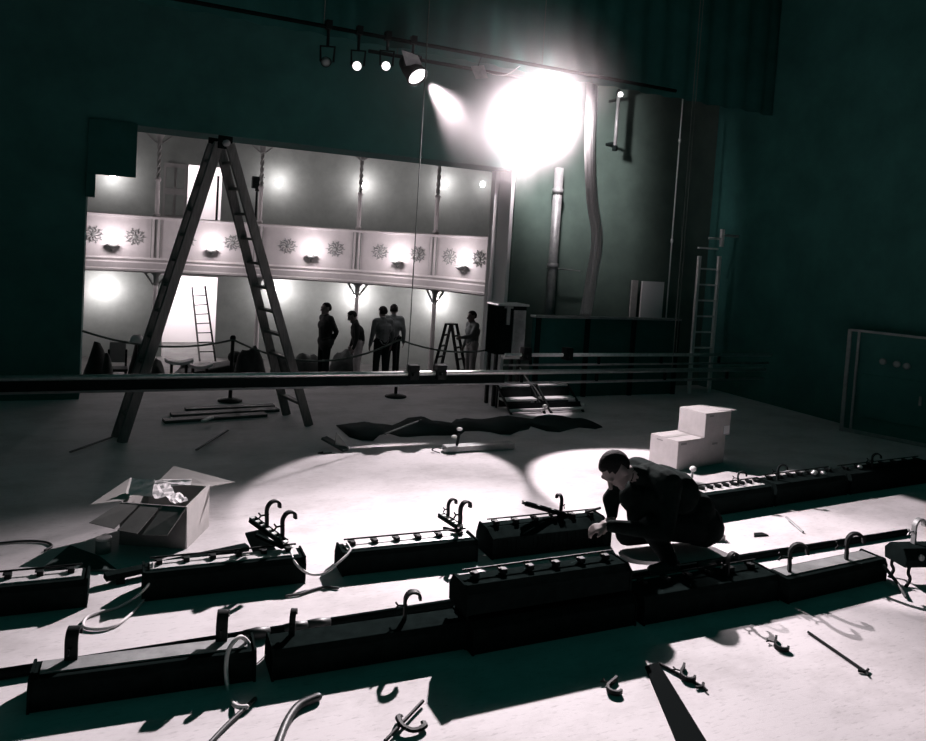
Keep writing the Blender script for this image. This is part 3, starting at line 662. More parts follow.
# low lamp batten at the pool edge
a, b = P(444, 452), P(512, 448)
t = thing('floor_batten', 'short low bar with bright top at the edge of light pool', 'bar', a)
MB().bar((0, 0, .035), b-a+Vector((0, 0, .035)), .12, .07).build('bar', 'metal_grey', t, bevel=.006)
MB().tube([(.14, -.02, .07), (.16, -.02, .20)], .016, 8).build('stem', 'iron', t)
for q in ((.10, -.02, .17), (.18, .02, .24)): MB().ball(q, (.035, .025, .02), 6).build('plug', 'paper', t, smooth=True)
cable('thin wire loop beside the low bar at pool edge', [P(446, 449, .03), P(436, 448, .05), P(432, 450, .02), P(440, 453, .01)], .005, 'cable_dark')
spot('steps_spot', (5.62, 9.08, 4.6), (5.62, 9.22, 0), 900, 6.2, .5, .05)  # added fill with no lantern of its own, brightens the step treads
# pair of small step units
for i, x in enumerate((5.02, 5.66)):
    t = thing('step_unit', ['three tread step unit next to the proscenium jamb', 'three tread step unit beside the first, away from jamb'][i], 'steps', (x, 8.98, 0), 0, 'small step units')
    for k, (y, z, th, dd) in enumerate(((.02, .05, .03, .05), (.22, .15, .03, .16), (.44, .31, .025, .06))):
        MB().box((.28, y+dd/2, z), (.54, dd, th)).build('tread', 'paper', t, bevel=.004)
    for y, z in ((.075, .075), (.385, .155)): MB().box((.28, y+.02, z), (.52, .012, z*1.7)).build('riser', 'iron', t)
    for s in (.015, .545):
        MB().bar((s, .0, .0), (s, .48, .33), .025, .03).build('stringer', 'iron', t)
        MB().bar((s, .46, .0), (s, .46, .31), .025, .025).build('back_leg', 'iron', t)
    MB().ball((.55, .02, .10), (.04, .03, .03), 5).build('corner_cap', 'metal_bright', t, smooth=True)
cable('thin cable drooping from cabinet to step units', [Q(520, 368, 9.2), Q(526, 378, 9.15), Q(535, 388, 9.1), Q(540, 396, 9.05)], .008, 'metal_grey')
# cabinet on a stand beside the jamb
t = thing('control_cabinet', 'tall grey control cabinet on a stand by the jamb', 'cabinet', (4.99, 9.50, 0))
MB().box((.235, .16, 1.10), (.47, .32, .70)).build('case', 'metal_dark', t, bevel=.01)
MB().box((.235, .14, 1.465), (.50, .38, .03)).build('lid', 'metal_bright', t, bevel=.005)
MB().box((.36, -.006, 1.08), (.20, .02, .62)).build('door_panel', 'metal_grey', t, bevel=.006)
hd = MB().box((.17, -.01, 1.31), (.05, .03, .26)).build('lever', 'metal_grey', t)
MB().box((.17, -.015, 1.43), (.13, .03, .03)).build('lever_head', 'metal_grey', hd)
for x in (.05, .42):
    for y in (.05, .27): MB().box((x, y, .375), (.045, .045, .75)).build('leg', 'iron', t)
MB().box((.24, .0, .715), (.30, .05, .05)).build('terminal_strip', 'metal_bright', t)
# low partition
t = thing('low_partition', 'long low dark partition below the hanging striped hose', 'partition', (5.92, 10.0, 0))
MB().box((1.4, .06, .62), (2.8, .08, 1.24)).build('panel', 'border_black', t)
MB().box((1.4, .06, 1.26), (2.84, .16, .035)).build('top_rail', 'metal_grey', t, bevel=.006)
for x in (.05, .95, 1.85, 2.75): MB().box((x, .0, .62), (.07, .05, 1.24)).build('post', 'black_cloth', t)
# striped hanging hose
pts = cat_rom([Q(592, -120, 9.8), Q(592, 0, 9.8), Q(592, 90, 9.8), Q(590, 150, 9.8), Q(592, 200, 9.8), Q(597, 238, 9.8), Q(592, 275, 9.8), Q(585, 316, 9.9)], 8)
t = thing('hanging_hose', 'thick ribbed cable bundle hanging beside glowing lamp', 'hose', pts[-1])
o0 = pts[-1]
MB().tube([p-o0 for p in pts], .085, 12, flat=.7).build('core', 'duct', t, smooth=True)
for k in range(9):
    a = math.pi*(k/8)+math.pi; ox, oy = math.cos(a)*.088, math.sin(a)*.062
    MB().tube([p-o0+Vector((ox, oy, 0)) for p in pts], .013, 6).build('cable_rib', 'duct', t, smooth=True)
# pale standpipe, cable, boards and ladder on the back wall
p0, p1 = Q(549, 318, 10.55), Q(559, 168, 10.55)
t = thing('standpipe', 'pale vertical standpipe on wall between jamb and hose', 'pipe', (p0.x, 10.55, 0))
MB().tube([(0, 0, .0), (0, 0, p1.z)], .075, 12).build('pipe', 'metal_grey', t, smooth=True)
for z in (.7, 2.0, 3.2): MB().lathe([(.092, z), (.092, z+.08), (.075, z+.08)], n=12).build('collar', 'metal_grey', t, smooth=True)
MB().tube([(0, -.05, 2.0), (.5, -.05, 1.98)], .012, 6).build('side_bracket', 'metal_grey', t)
p0, p1 = Q(666, 318, 10.2), Q(682, 95, 10.2)
t = thing('hanging_cable', 'thin pale cable hanging straight beside the pale boards', 'cable', p0)
MB().tube([(0, 0, -.1), (.0, 0, p1.z-p0.z), (0, 0, 6.2-p0.z)], .013, 6).build('cable', 'metal_bright', t)
for k in (.35, .8): MB().ball((0, 0, (p1.z-p0.z)*k), (.025, .025, .05), 5).build('knot', 'metal_bright', t, smooth=True)
for i, (x0, x1, y0) in enumerate(((632, 638, 280), (642, 664, 281))):
    a, b = Q(x0, y0, 10.6), Q(x1, y0, 10.6)
    t = thing('pale_board', ['narrow pale board leaning on wall beside the wide one', 'wide pale board leaning on the wall behind the partition'][i], 'board', ((a.x+b.x)/2, 10.6, 0))
    MB().box((0, 0, a.z/2), (b.x-a.x, .03, a.z)).build('sheet', 'paper' if i else 'card_dark', t, bevel=.003)
    for s in (-1, 1): MB().box((s*((b.x-a.x)/2-.015), .03, a.z/2), (.03, .03, a.z-.02)).build('batten', 'wood_dark', t)
t = thing('wall_ladder', 'narrow metal ladder standing beside the dark right wall', 'ladder', (Q(690, 330, 10.0).x, 10.0, 0))
x1 = Q(716, 300, 10.0).x-t.location.x; zt = Q(716, 256, 10.0).z
x0 = Q(696, 300, 10.0).x-t.location.x
for x, z in ((x0, zt-.02), (x1, zt+.0)): MB().box((x, 0, z/2), (.05, .05, z)).build('rail', 'ladder_pale', t)
k = 0; z = .25
while z < zt: MB().tube([(x0, 0, z), (x1, 0, z)], .016, 6).build('rung', 'ladder_pale', t); z += .27
MB().tube([(x0, .05, zt+.12), (x1, .05, zt+.12)], .016, 6).build('rung', 'ladder_pale', t)
p = Q(722, 238, 10.0)
t = thing('wall_bracket', 'small pale T bracket on the wall above the ladder', 'bracket', (p.x, 10.0, p.z))
MB().box((0, 0, 0), (.06, .05, .30)).build('upright', 'ladder_pale', t)
MB().box(((9.86-p.x)/2, 0, .05), (9.86-p.x, .04, .04)).build('wall_stub', 'metal_grey', t)
MB().box((-.15, .0, -.02), (.28, .03, .035)).build('arm', 'ladder_pale', t)
# work lights on the wing wall
for i, (px, y0, y1, mtl) in enumerate(((618, 96, 146, 'tube_dim'), (742, 114, 178, 'tube_dim'))):
    a, b = Q(px, y0, 10.45), Q(px-3, y1, 10.45)
    t = thing('tube_light', ['slim tube light hanging beside the hose', 'dim slim tube light hanging on the dark wall above ladder'][i], 'tube light', b)
    MB().tube([(0, 0, 0), (0, 0, a.z-b.z)], .03 if i == 0 else .018, 8).build('tube', 'metal_grey', t, smooth=True)
    MB().lathe([(.04, -.08), (.04, 0), (.03, .01)], n=10).build('lower_cap', 'metal_dark', t, smooth=True)
    MB().lathe([(.04, 0), (.04, .08), (.01, .12)], at=(0, 0, a.z-b.z), n=10).build('upper_cap', 'metal_dark', t, smooth=True)
    for zz in (.05, a.z-b.z-.05): MB().box((0, .13, zz), (.03, .25, .04)).build('wall_bracket', 'metal_dark', t)
    if i == 0: MB().ball((0, -.05, a.z-b.z+.02), .045, 6).build('pilot_bulb', 'lens_dim', t, smooth=True)
    MB().tube([(0, 0, a.z-b.z+.08), (0, 0, 6.2-b.z)], .006, 6).build('suspension', 'rope', t)
# switchboard at the right wall
t = thing('switchboard', 'dark switchboard cabinet with dials against right wall', 'cabinet', (9.40, 7.30, 0), R(-70))
MB().box((1.0, .2, .72), (2.0, .38, 1.42)).build('case', 'stage_wall', t)
for q in ((.0, 0, .72, .05, .03, 1.44), (1.0, 0, 1.43, 2.0, .03, .03), (1.0, 0, .03, 2.0, .03, .05), (.12, 0, .72, .03, .03, 1.4)):
    MB().box(q[:3], q[3:]).build('frame_strip', 'metal_grey', t)
for x, z in ((.45, 1.05), (.62, 1.04), (.74, 1.03)): MB().lathe([(.045, 0), (.045, .03), (.03, .035)], at=(x, .01, z), n=12, axis=(0, -1, 0)).build('dial', 'metal_grey', t, smooth=True)
MB().box((.6, -.0, .55), (.8, .02, .6)).build('door_panel', 'stage_wall', t, bevel=.006)
MB().box((.94, -.02, .6), (.03, .03, .12)).build('handle', 'metal_grey', t)

# ------------------------------------------------------------------ overhead: lamp pipe, lanterns, border cloth
def lantern(label, loc, tgt, r=.11, L=.34, lens='lens_hot', clamp_up=.35, group=None):
    """theatre spotlight: round can with lens, yoke, pipe clamp, barn doors"""
    t = thing('spotlight', label, 'spotlight', loc, 0, group); d = (Vector(tgt)-Vector(loc)).normalized()
    M = d.to_track_quat('Z', 'Y').to_matrix()
    MB().lathe([(r*.5, -L), (r*.85, -L*.85), (r, -L*.5), (r, -.02), (r*1.12, -.02), (r*1.12, .02), (r*.98, .02), (r*.98, -.015)], n=18, axis=d).build('can', 'iron', t, smooth=True)
    MB().lathe([(r*.96, -.012), (r*.96, 0), (r*.6, .012)], n=18, axis=d).build('lens', lens, t, smooth=True)
    sd = M @ Vector((1, 0, 0)); c = -d*(L*.4)
    MB().tube([c+sd*(r+.02), c+sd*(r+.03)+Vector((0, 0, .18)), c-sd*(r+.03)+Vector((0, 0, .18)), c-sd*(r+.02)], .014, 6).build('yoke', 'iron', t)
    MB().tube([c+Vector((0, 0, .18)), c+Vector((0, 0, clamp_up))], .018, 6).box(c+Vector((0, 0, clamp_up)), (.07, .09, .10)).build('pipe_clamp', 'iron', t)
    return t, d
tgt1 = Vector((5.2, 5.3, 0))
t, d = lantern('glowing spotlight throwing a visible beam from overhead pipe', LAMP1, tgt1, .125)
pl = quad([LAMP1*0+Vector((-.16, -.02, .10)), (.04, -.05, .14), (-.05, -.12, .22), (-.26, -.10, .26)], .004).build('barn_door', 'metal_grey', t)
for (dx, tg, lab, r) in ((-.30, (2.6, 6.45, 0), 'spotlight in glare aimed at the left light pool', .12), (.10, (2.2, 2.6, 0), 'big floodlight in glare by the hose aimed at foreground', .16), ):
    lantern(lab, LAMP2+Vector((dx, 0, .0)), tg, r, group=None)
zp = LAMP1.z+.42
t = thing('lamp_pipe', 'overhead lamp pipe carrying the small spotlights', 'pipe', (0, 9.08, zp))
MB().tube([(-1.5, 0, 0), (7.5, 0, 0)], .024, 10).build('pipe', 'metal_dark', t, smooth=True)
for x in (-1, 2.2, 5.2): MB().tube([(x, 0, 0), (x, 0, 2.5)], .006, 6).build('fly_line', 'rope', t)
for i, (px, py, ln) in enumerate(((386, 66, 'lens_dim'), (357, 66, 'lens_dim'), (326, 62, 'metal_grey'))):
    q = Q(px, py, 9.0)
    lantern(['small spotlight with tiny bright lens left of the glowing one', 'small spotlight with faint lens, second from the glowing one', 'unlit small spotlight at the end of the lamp group'][i], q, q+Vector((-1.2, -3, -.9)), .055, .2, ln, zp-q.z)
t = MB().add([Q(471, 66, 9.2), Q(484, 65, 9.2), Q(488, 78, 9.2), Q(476, 79, 9.2)]+[v+Vector((0, .01, 0)) for v in (Q(471, 66, 9.2), Q(484, 65, 9.2), Q(488, 78, 9.2), Q(476, 79, 9.2))], [(3, 2, 1, 0), (4, 5, 6, 7), (0, 1, 5, 4), (1, 2, 6, 5), (2, 3, 7, 6), (3, 0, 4, 7)]).build('gel_frame', 'metal_grey')
tag(t, 'small pale gel frame hanging between spotlight and glare', 'frame')
MB().tube([Q(478, 66, 9.2), Vector((Q(478, 66, 9.2).x, 9.1, zp))], .006, 6).build('hanger', 'iron', t)
cable('thin slack wire from gel frame into the glare', [Q(486, 72, 9.2), Q(497, 75, 9.2), Q(508, 74, 9.25), Q(520, 66, 9.3)], .006, 'metal_grey')
# black border cloth above the lamps
zb = Q(585, 82, 9.42).z
mb = MB(); nn = 150; vs = []
for i in range(nn+1):
    x = -6.7+16.5*i/nn; off = .05*math.sin(i*1.7)+.02*math.sin(i*.6)
    for z, k in ((zb, 1), (zb+1.6, .7), (8.5, .3)): vs.append((x, 9.42+off*k, z))
mb.add(vs, [(i*3+j, (i+1)*3+j, (i+1)*3+j+1, i*3+j+1) for i in range(nn) for j in range(2)])
o = mb.build('border_cloth', 'border_black', smooth=True); o.modifiers.new('s', 'SOLIDIFY').thickness = .012
tag(o, 'wide black border cloth hanging above the overhead lamps', 'curtain')
spot('lamp_spill', LAMP2+Vector((.0, -.2, -.0)), LAMP2+Vector((-.6, -1.2, .40)), 330, 64, .7, .12)
spot('wall_wash', LAMP2+Vector((.1, -.2, .05)), (6.75, 11.2, 3.9), 900, 55, 1.0, .1)
t = thing('lamp_pipe', 'overhead lamp pipe carrying the two lamps in the glare', 'pipe', (0, 9.85, LAMP2.z+.40))
MB().tube([(3.0, 0, 0), (6.25, 0, 0)], .024, 10).build('pipe', 'metal_dark', t, smooth=True)
for x in (3.4, 6.1): MB().tube([(x, 0, 0), (x, 0, 2.2)], .006, 6).build('fly_line', 'rope', t)

# ------------------------------------------------------------------ people
def capsule(mb, a, b, ra, rb, n=12):
    a, b = Vector(a), Vector(b)
    if (b-a).length < 1e-4: mb.ball(a, ra, 8); return
    mb.tube([a, a.lerp(b, .5), b], [ra, (ra+rb)/2, rb], n, dome=True)
def make_body(name, prims, parent, voxel, zones, smooth_it=4):
    """prims: ('c', a, b, ra, rb, zone) or ('e', centre, radii, rot, zone). One continuous skin through voxel remeshing."""
    mb = MB()
    for p in prims:
        if p[0] == 'c': capsule(mb, *p[1:5])
        else: mb.ball(p[1], p[2], 10, p[3])
    tmp = mb.build('tmp', 'skin')
    md = tmp.modifiers.new('r', 'REMESH'); md.mode = 'VOXEL'; md.voxel_size = voxel; md.use_smooth_shade = True
    ms = tmp.modifiers.new('s', 'SMOOTH'); ms.factor = .5; ms.iterations = smooth_it
    dg = bpy.context.evaluated_depsgraph_get(); me = bpy.data.meshes.new_from_object(tmp.evaluated_get(dg))
    bpy.data.objects.remove(tmp)
    me.materials.clear(); names = sorted({p[-1] for p in prims})
    for nme in names: me.materials.append(MATS[zones[nme]])
    info = []
    for p in prims:
        if p[0] == 'c': info.append((Vector(p[1]), Vector(p[2]), p[3], p[4], names.index(p[-1])))
        else: info.append((Vector(p[1]), Vector(p[1]), max(p[2])*.95, max(p[2])*.95, names.index(p[-1])))
    for poly in me.polygons:
        c = poly.center; best = (9, 0)
        for a, b, ra, rb, k in info:
            ab = b-a; l2 = ab.length_squared; f = 0 if l2 < 1e-9 else max(0, min(1, (c-a).dot(ab)/l2))
            dd = abs((c-a-ab*f).length-(ra+(rb-ra)*f))
            if dd < best[0]: best = (dd, k)
        poly.material_index = best[1]; poly.use_smooth = True
    me.name = name; o = bpy.data.objects.new(name, me); COL.objects.link(o); o.parent = parent
    return o
def head_prims(c, fwd, up, s=1.0):
    c, fwd, up = Vector(c), Vector(fwd).normalized(), Vector(up).normalized(); up = (up-fwd*up.dot(fwd)).normalized(); sd = up.cross(fwd)
    M = Matrix((fwd, sd, up)).transposed()
    def W(x, y, z): return c + M @ Vector((x*s, y*s, z*s))
    pr = [('e', W(-.01, 0, .02), (.095*s, .075*s, .10*s), M, 'skin'), ('e', W(.025, 0, -.045), (.065*s, .058*s, .07*s), M, 'skin'),
          ('c', W(.085, 0, .015), W(.115, 0, -.025), .011*s, .016*s, 'skin'), ('c', W(.075, -.02, -.062), W(.075, .02, -.062), .013*s, .013*s, 'skin'),
          ('e', W(.07, 0, -.10), (.025*s, .028*s, .02*s), M, 'skin'), ('c', W(.078, -.045, .035), W(.078, .045, .035), .014*s, .014*s, 'skin')]
    for g in (-1, 1): pr.append(('e', W(-.01, g*.078, -.01), (.02*s, .012*s, .032*s), M, 'skin'))
    return pr, M, W
def hand_prims(wrist, d, palm_n, s=1.0, curl=.5, side=1):
    """palm, four fingers of different length bent at the knuckles and a thumb leaving the side of the palm"""
    wrist, d = Vector(wrist), Vector(d).normalized(); n = Vector(palm_n); n = (n-d*n.dot(d)).normalized(); u = d.cross(n)*side
    pr = []
    for k in range(4):
        o = (k-1.5)*.021*s; L = (.036, .042, .040, .031)[k]*s
        b = wrist+d*.085*s+u*o; pr.append(('c', wrist+u*o*.6+d*.015*s, b, .014*s, .012*s, 'skin'))
        d1 = (d*math.cos(curl)+n*math.sin(curl)); d2 = (d*math.cos(curl*2.1)+n*math.sin(curl*2.1))
        k1 = b+d1*L; k2 = k1+d2*L*.9
        pr += [('c', b, k1, .010*s, .009*s, 'skin'), ('c', k1, k2, .009*s, .0075*s, 'skin')]
    tb = wrist+d*.03*s-u*.03*s; tm = tb+(d*.7-u*.6+n*.4).normalized()*.038*s; te = tm+(d*.9-u*.05+n*.45).normalized()*.030*s
    pr += [('c', tb, tm, .013*s, .011*s, 'skin'), ('c', tm, te, .011*s, .009*s, 'skin')]
    return pr
def hair_cap(parent, c, M, s=1.0, mtl='hair'):
    mb = MB().ball((0, 0, 0), (.103*s, .084*s, .103*s), 12)
    keep = MB(); idx = {}
    vs = [v for v in mb.v]; fs = []
    for f in mb.f:
        cc = sum((vs[i] for i in f), Vector())/len(f)
        if cc.z/s > .028-.0+(.05 if cc.x > .05*s else 0) or (cc.x < -.02*s and cc.z/s > -.06): fs.append(f)
    keep.add([c + M @ (v+Vector((-.014*s, 0, .024*s))) for v in vs], fs)
    bm_o = keep.build('hair', mtl, parent, smooth=True)
    bm = bmesh.new(); bm.from_mesh(bm_o.data); bmesh.ops.delete(bm, geom=[v for v in bm.verts if not v.link_faces], context='VERTS'); bm.to_mesh(bm_o.data); bm.free()
    sm = bm_o.modifiers.new('s', 'SOLIDIFY'); sm.thickness = .012*s; sm.offset = 0
    return bm_o
# --- kneeling man (faces -x, works on the strip light in front of him)
KM = Vector((4.02, 4.44, 0))
t = thing('person', 'man in dark jacket kneeling on the stage, bent over a strip light', 'person', KM)
def L(x, y, z): return Vector((x-.09-KM.x, y-KM.y, z*1.04))
pr = []
hc = Q(616, 470, 4.42); wn = Q(611, 526, 4.32); wf = Q(612, 514, 4.60); dl = -KM
pel, chest, shc = L(4.25, 4.44, .215), L(3.95, 4.44, .46), L(3.80, 4.44, .55)
pr += [('c', pel+Vector((0, -.08, 0)), pel+Vector((0, .08, 0)), .17, .17, 'tr'), ('c', L(4.20, 4.44, .28), chest, .18, .195, 'jk'), ('c', chest, shc, .195, .14, 'jk'),
       ('c', L(3.81, 4.27, .57), L(3.81, 4.61, .57), .115, .115, 'jk'), ('c', L(3.98, 4.34, .48), L(3.98, 4.54, .48), .16, .16, 'jk'), ('c', L(4.18, 4.36, .33), L(4.18, 4.52, .33), .15, .15, 'jk'),
       ('c', L(4.30, 4.36, .19), L(4.33, 4.52, .14), .14, .12, 'jk')]
pr += [('c', shc, hc+dl+Vector((.14, 0, -.03)), .09, .062, 'jk'), ('c', hc+dl+Vector((.16, 0, -.04)), hc+dl+Vector((.05, 0, -.02)), .058, .054, 'skin')]
# near leg squats with the knee up, far leg kneels
kn, an = L(3.64, 4.21, .31), L(3.78, 4.15, .09)
pr += [('c', L(4.22, 4.34, .20), kn, .125, .092, 'tr'), ('c', kn, an, .088, .058, 'tr'), ('c', an+Vector((.05, 0, -.045)), an+Vector((-.17, -.02, -.05)), .045, .036, 'sh')]
kf = L(3.74, 4.60, .11)
pr += [('c', L(4.20, 4.54, .20), kf, .115, .085, 'tr'), ('c', kf+Vector((0, 0, -.015)), L(4.20, 4.58, .065), .075, .052, 'tr'), ('c', L(4.20, 4.58, .06), L(4.40, 4.57, .045), .045, .036, 'sh')]
pr += [('c', L(3.92, 4.44, .34), L(3.68, 4.44, .44), .16, .13, 'jk'), ('c', L(3.72, 4.30, .46), L(3.66, 4.36, .34), .10, .10, 'jk')]
hp, HM, HW = head_prims(hc+dl, (-.50, -.06, -.86), (-.85, 0, .5), 1.12)
pr += hp
# near arm and far arm
en, ef = L(3.69, 4.12, .30), L(3.62, 4.66, .36); wn = wn+dl; wf = wf+dl
pr += [('c', L(3.80, 4.23, .55), en, .088, .068, 'jk'), ('c', en, wn, .068, .045, 'jk'), ('c', wn, wn+(wn-en).normalized()*.04, .03, .029, 'skin')]
pr += hand_prims(wn+(wn-en).normalized()*.03, (-.9, .35, -.25), (.1, .3, -1), 1.05, .6, -1)
pr += [('c', L(3.80, 4.64, .55), ef, .088, .068, 'jk'), ('c', ef, wf, .068, .045, 'jk'), ('c', wf, wf+(wf-ef).normalized()*.04, .03, .029, 'skin')]
pr += hand_prims(wf+(wf-ef).normalized()*.03, (-.95, -.2, -.3), (.1, -.3, -1), 1.05, .7, 1)
make_body('body', pr, t, .0085, {'tr': 'trouser', 'jk': 'jacket', 'skin': 'skin', 'sh': 'shoe'})
hair_cap(t, HW(0, 0, 0), HM, 1.12)
o = MB().tube([Q(600, 508, 4.62), Q(586, 512, 4.58)], .010, 8, dome=True).build('screwdriver', 'iron'); tag(o, 'thin dark screwdriver held by the kneeling man', 'tool')
# --- standing people in the auditorium
def stander(label, px, py_head, Y, face, arms='down', top='suit', bottom='trouser', bow=0.0, h=1.72, coat=False, stride=.0):
    p = Q(px, py_head+6, Y); s = h/1.75
    t = thing('person', label, 'person', (p.x, Y, ZA), face, 'people standing in the auditorium')
    V = lambda x, y, z: Vector((x*s, y*s, z*s))
    pr = []
    lean = bow*.12
    pr += [('c', V(0, -.07, .95), V(0, .07, .95), .125*s, .125*s, 'bt'), ('c', V(0, 0, 1.0), V(lean*.5, 0, 1.22), .15*s, .165*s, 'tp'), ('c', V(lean*.5, -.07, 1.24), V(lean*.5, .07, 1.24), .15*s, .15*s, 'tp'),
           ('c', V(lean, -.17, 1.40), V(lean, .17, 1.40), .075*s, .075*s, 'tp'), ('c', V(lean, 0, 1.32), V(lean, 0, 1.45), .12*s, .07*s, 'tp'), ('c', V(lean, 0, 1.43), V(lean+.02+bow*.05, 0, 1.55), .055*s, .052*s, 'skin')]
    if coat: pr += [('c', V(-.01, -.08, .90), V(-.01, .08, .90), .145*s, .145*s, 'tp'), ('c', V(-.02, 0, .82), V(0, 0, 1.0), .15*s, .15*s, 'tp')]
    for sy in (-1, 1):
        fx = sy*stride
        pr += [('c', V(0, sy*.09, .92), V(fx*.5+.02, sy*.10, .50), .105*s, .078*s, 'bt'), ('c', V(fx*.5+.02, sy*.10, .50), V(fx, sy*.105, .09), .078*s, .062*s, 'bt'), ('c', V(fx-.02, sy*.105, .045), V(fx+.17, sy*.125, .04), .045*s, .035*s, 'sh')]
        if arms == 'down': el, wr = V(lean-.02, sy*.25, 1.12), V(lean+.05, sy*.26, .87)
        elif arms == 'back': el, wr = V(lean-.10, sy*.27, 1.13), V(lean-.16, sy*.08, .96)
        elif arms == 'front': el, wr = V(lean+.02, sy*.25, 1.12), V(lean+.22, sy*.16, .98)
        elif arms == 'reach': el, wr = (V(lean+.14, sy*.22, 1.16), V(lean+.36, sy*.18, 1.12)) if sy > 0 else (V(lean-.03, sy*.24, 1.12), V(lean+.06, sy*.25, .87))
        pr += [('c', V(lean, sy*.19, 1.39), el, .068*s, .056*s, 'tp'), ('c', el, wr, .056*s, .04*s, 'tp')]
        pr += hand_prims(wr, (wr-el), (0, -sy, 0), s, .35, sy)
    hp, HM, HW = head_prims(V(lean+.03+bow*.08, 0, 1.595-bow*.03), (1, 0, -bow*.7), (bow*.6, 0, 1), s*1.08)
    pr += hp
    make_body('body', pr, t, .014, {'tp': top, 'bt': bottom, 'skin': 'skin', 'sh': 'shoe'}, 2)
    hair_cap(t, HW(0, 0, 0), HM, s*1.09)
stander('man in dark suit standing with hands behind his back', 327, 303, 16.0, R(195), 'back', 'suit', 'trouser', 0, 1.76, True)
stander('shorter man in dark jacket and light trousers, head bowed', 360, 313, 15.9, R(170), 'down', 'suit', 'trouser_light', .8, 1.62)
stander('man in grey shirt standing with back turned, arms hanging', 384, 303, 15.7, R(100), 'down', 'shirt', 'trouser', .1, 1.74, stride=.04)
stander('man half hidden behind the grey shirted man', 394, 304, 16.3, R(70), 'down', 'shirt', 'trouser', .1, 1.74)
stander('man in dark sweater and pale trousers holding small stepladder', 474, 309, 15.6, R(185), 'reach', 'shirt', 'trouser_light', .15, 1.70)

# ------------------------------------------------------------------ things in the auditorium
c = Q(451, 330, 16.1); t = thing('small_stepladder', 'small dark stepladder next to man in pale trousers', 'ladder', (c.x, 16.1, ZA), R(-50))
Hh = Q(452, 324, 16.1).z-ZA
for sx in (-1, 1):
    for sy in (-1, 1): MB().bar((sx*(.34 if sx < 0 else .42), sy*.20, 0), (sx*.07, sy*.13, Hh), .045, .06).build('rail', 'iron', t)
    for k in range(1, 5):
        f = k/5; xx = sx*((.34 if sx < 0 else .42)*(1-f)+.07*f); MB().bar((xx, -.2+.07*f, Hh*f), (xx, .2-.07*f, Hh*f), .07, .03).build('rung', 'iron', t)
MB().box((0, 0, Hh), (.2, .3, .03)).build('top_plate', 'iron', t)
# straight ladder leaning in the bright doorway
a0, a1, b0, b1 = Q(199, 380, 19.0), Q(215, 372, 19.0), Q(192, 287, 19.7), Q(205, 286, 19.7)
a0.z = a1.z = ZA
t = thing('leaning_ladder', 'thin straight ladder leaning in the bright lower doorway', 'ladder', a0)
for p, q in ((a0, b0), (a1, b1)): MB().bar(p-a0, q-a0, .03, .04).build('rail', 'wood_ladder' if p is a0 else 'iron', t)
for k in range(1, 8):
    f = k/8; MB().tube([a0.lerp(b0, f)-a0, a1.lerp(b1, f)-a0], .014, 6).build('rung', 'iron', t)
# covered seats and clutter silhouettes along the auditorium floor
def bundle(label, px, py_top, wpx, Y, seed, name='covered_bundle', mtl='cover'):
    c = Q(px, py_top, Y); rr = random.Random(seed); hz = max(.3, c.z-ZA); rx = abs(Q(px+wpx/2, py_top, Y).x-c.x)
    mb = MB().ball((0, 0, 0), (rx, .35, hz), 12)
    vs = []
    for v in mb.v:
        k = 1+.10*math.sin(v.x*7+seed)+.08*math.sin(v.y*11+seed*2)+.09*math.sin(v.x*17+v.z*9+seed)
        sq = (abs(v.z)/hz)
        vs.append(Vector((v.x*(1.0+.15*(1-sq)), v.y*(1+.15*(1-sq)), max(0, v.z*k))))
    mb.v = vs
    o = mb.build(name, mtl, smooth=True); o.location = (c.x, Y, ZA); tag(o, label, 'bundle', 'dark covered bundles in the auditorium'); return o
bundle('low dark covered bundle beside the proscenium edge', 97, 350, 26, 15.0, 1)
bundle('tall dark covered bundle behind the stepladder foot', 141, 343, 24, 15.4, 2)
bundle('rounded dark covered bundle beside the rope post', 251, 347, 34, 14.2, 4)
bundle('low grey bundle behind the man in dark suit', 306, 350, 32, 16.7, 5)
bundle('low grey bundle between dark suited man and bowed man', 344, 349, 26, 16.6, 6)
bundle('small dark covered bundle left of the pale chair', 108, 356, 14, 13.6, 8)
bundle('small dark covered bundle between white trough and lamp', 160, 357, 20, 13.4, 9)
bundle('low dark covered bundle right of the rope post', 283, 353, 26, 14.4, 10)
bundle('dark covered bundle behind the white troughs', 190, 359, 30, 15.9, 11)
# dark settee silhouette in front of the bright doorway
c = Q(212, 362, 15.2); t = thing('covered_settee', 'long dark covered settee before the bright doorway', 'settee', (c.x, 15.2, ZA))
mb = MB(); prof = [(-.72, 0), (-.72, .30), (-.55, .42), (-.1, .50), (.3, .58), (.66, .66), (.74, .55), (.74, 0)]
mb.prism(prof, .6, Matrix.Rotation(R(90), 4, 'X') @ Matrix.Translation((0, 0, -.3)))
mb.build('cover', 'cover', t, bevel=.04)
MB().ball((.42, -.05, .70), (.14, .14, .12), 8).build('cushion', 'cover', t, smooth=True)
for x in (-.6, .6): MB().box((x, -.28, .05), (.06, .06, .1)).build('foot', 'iron', t)
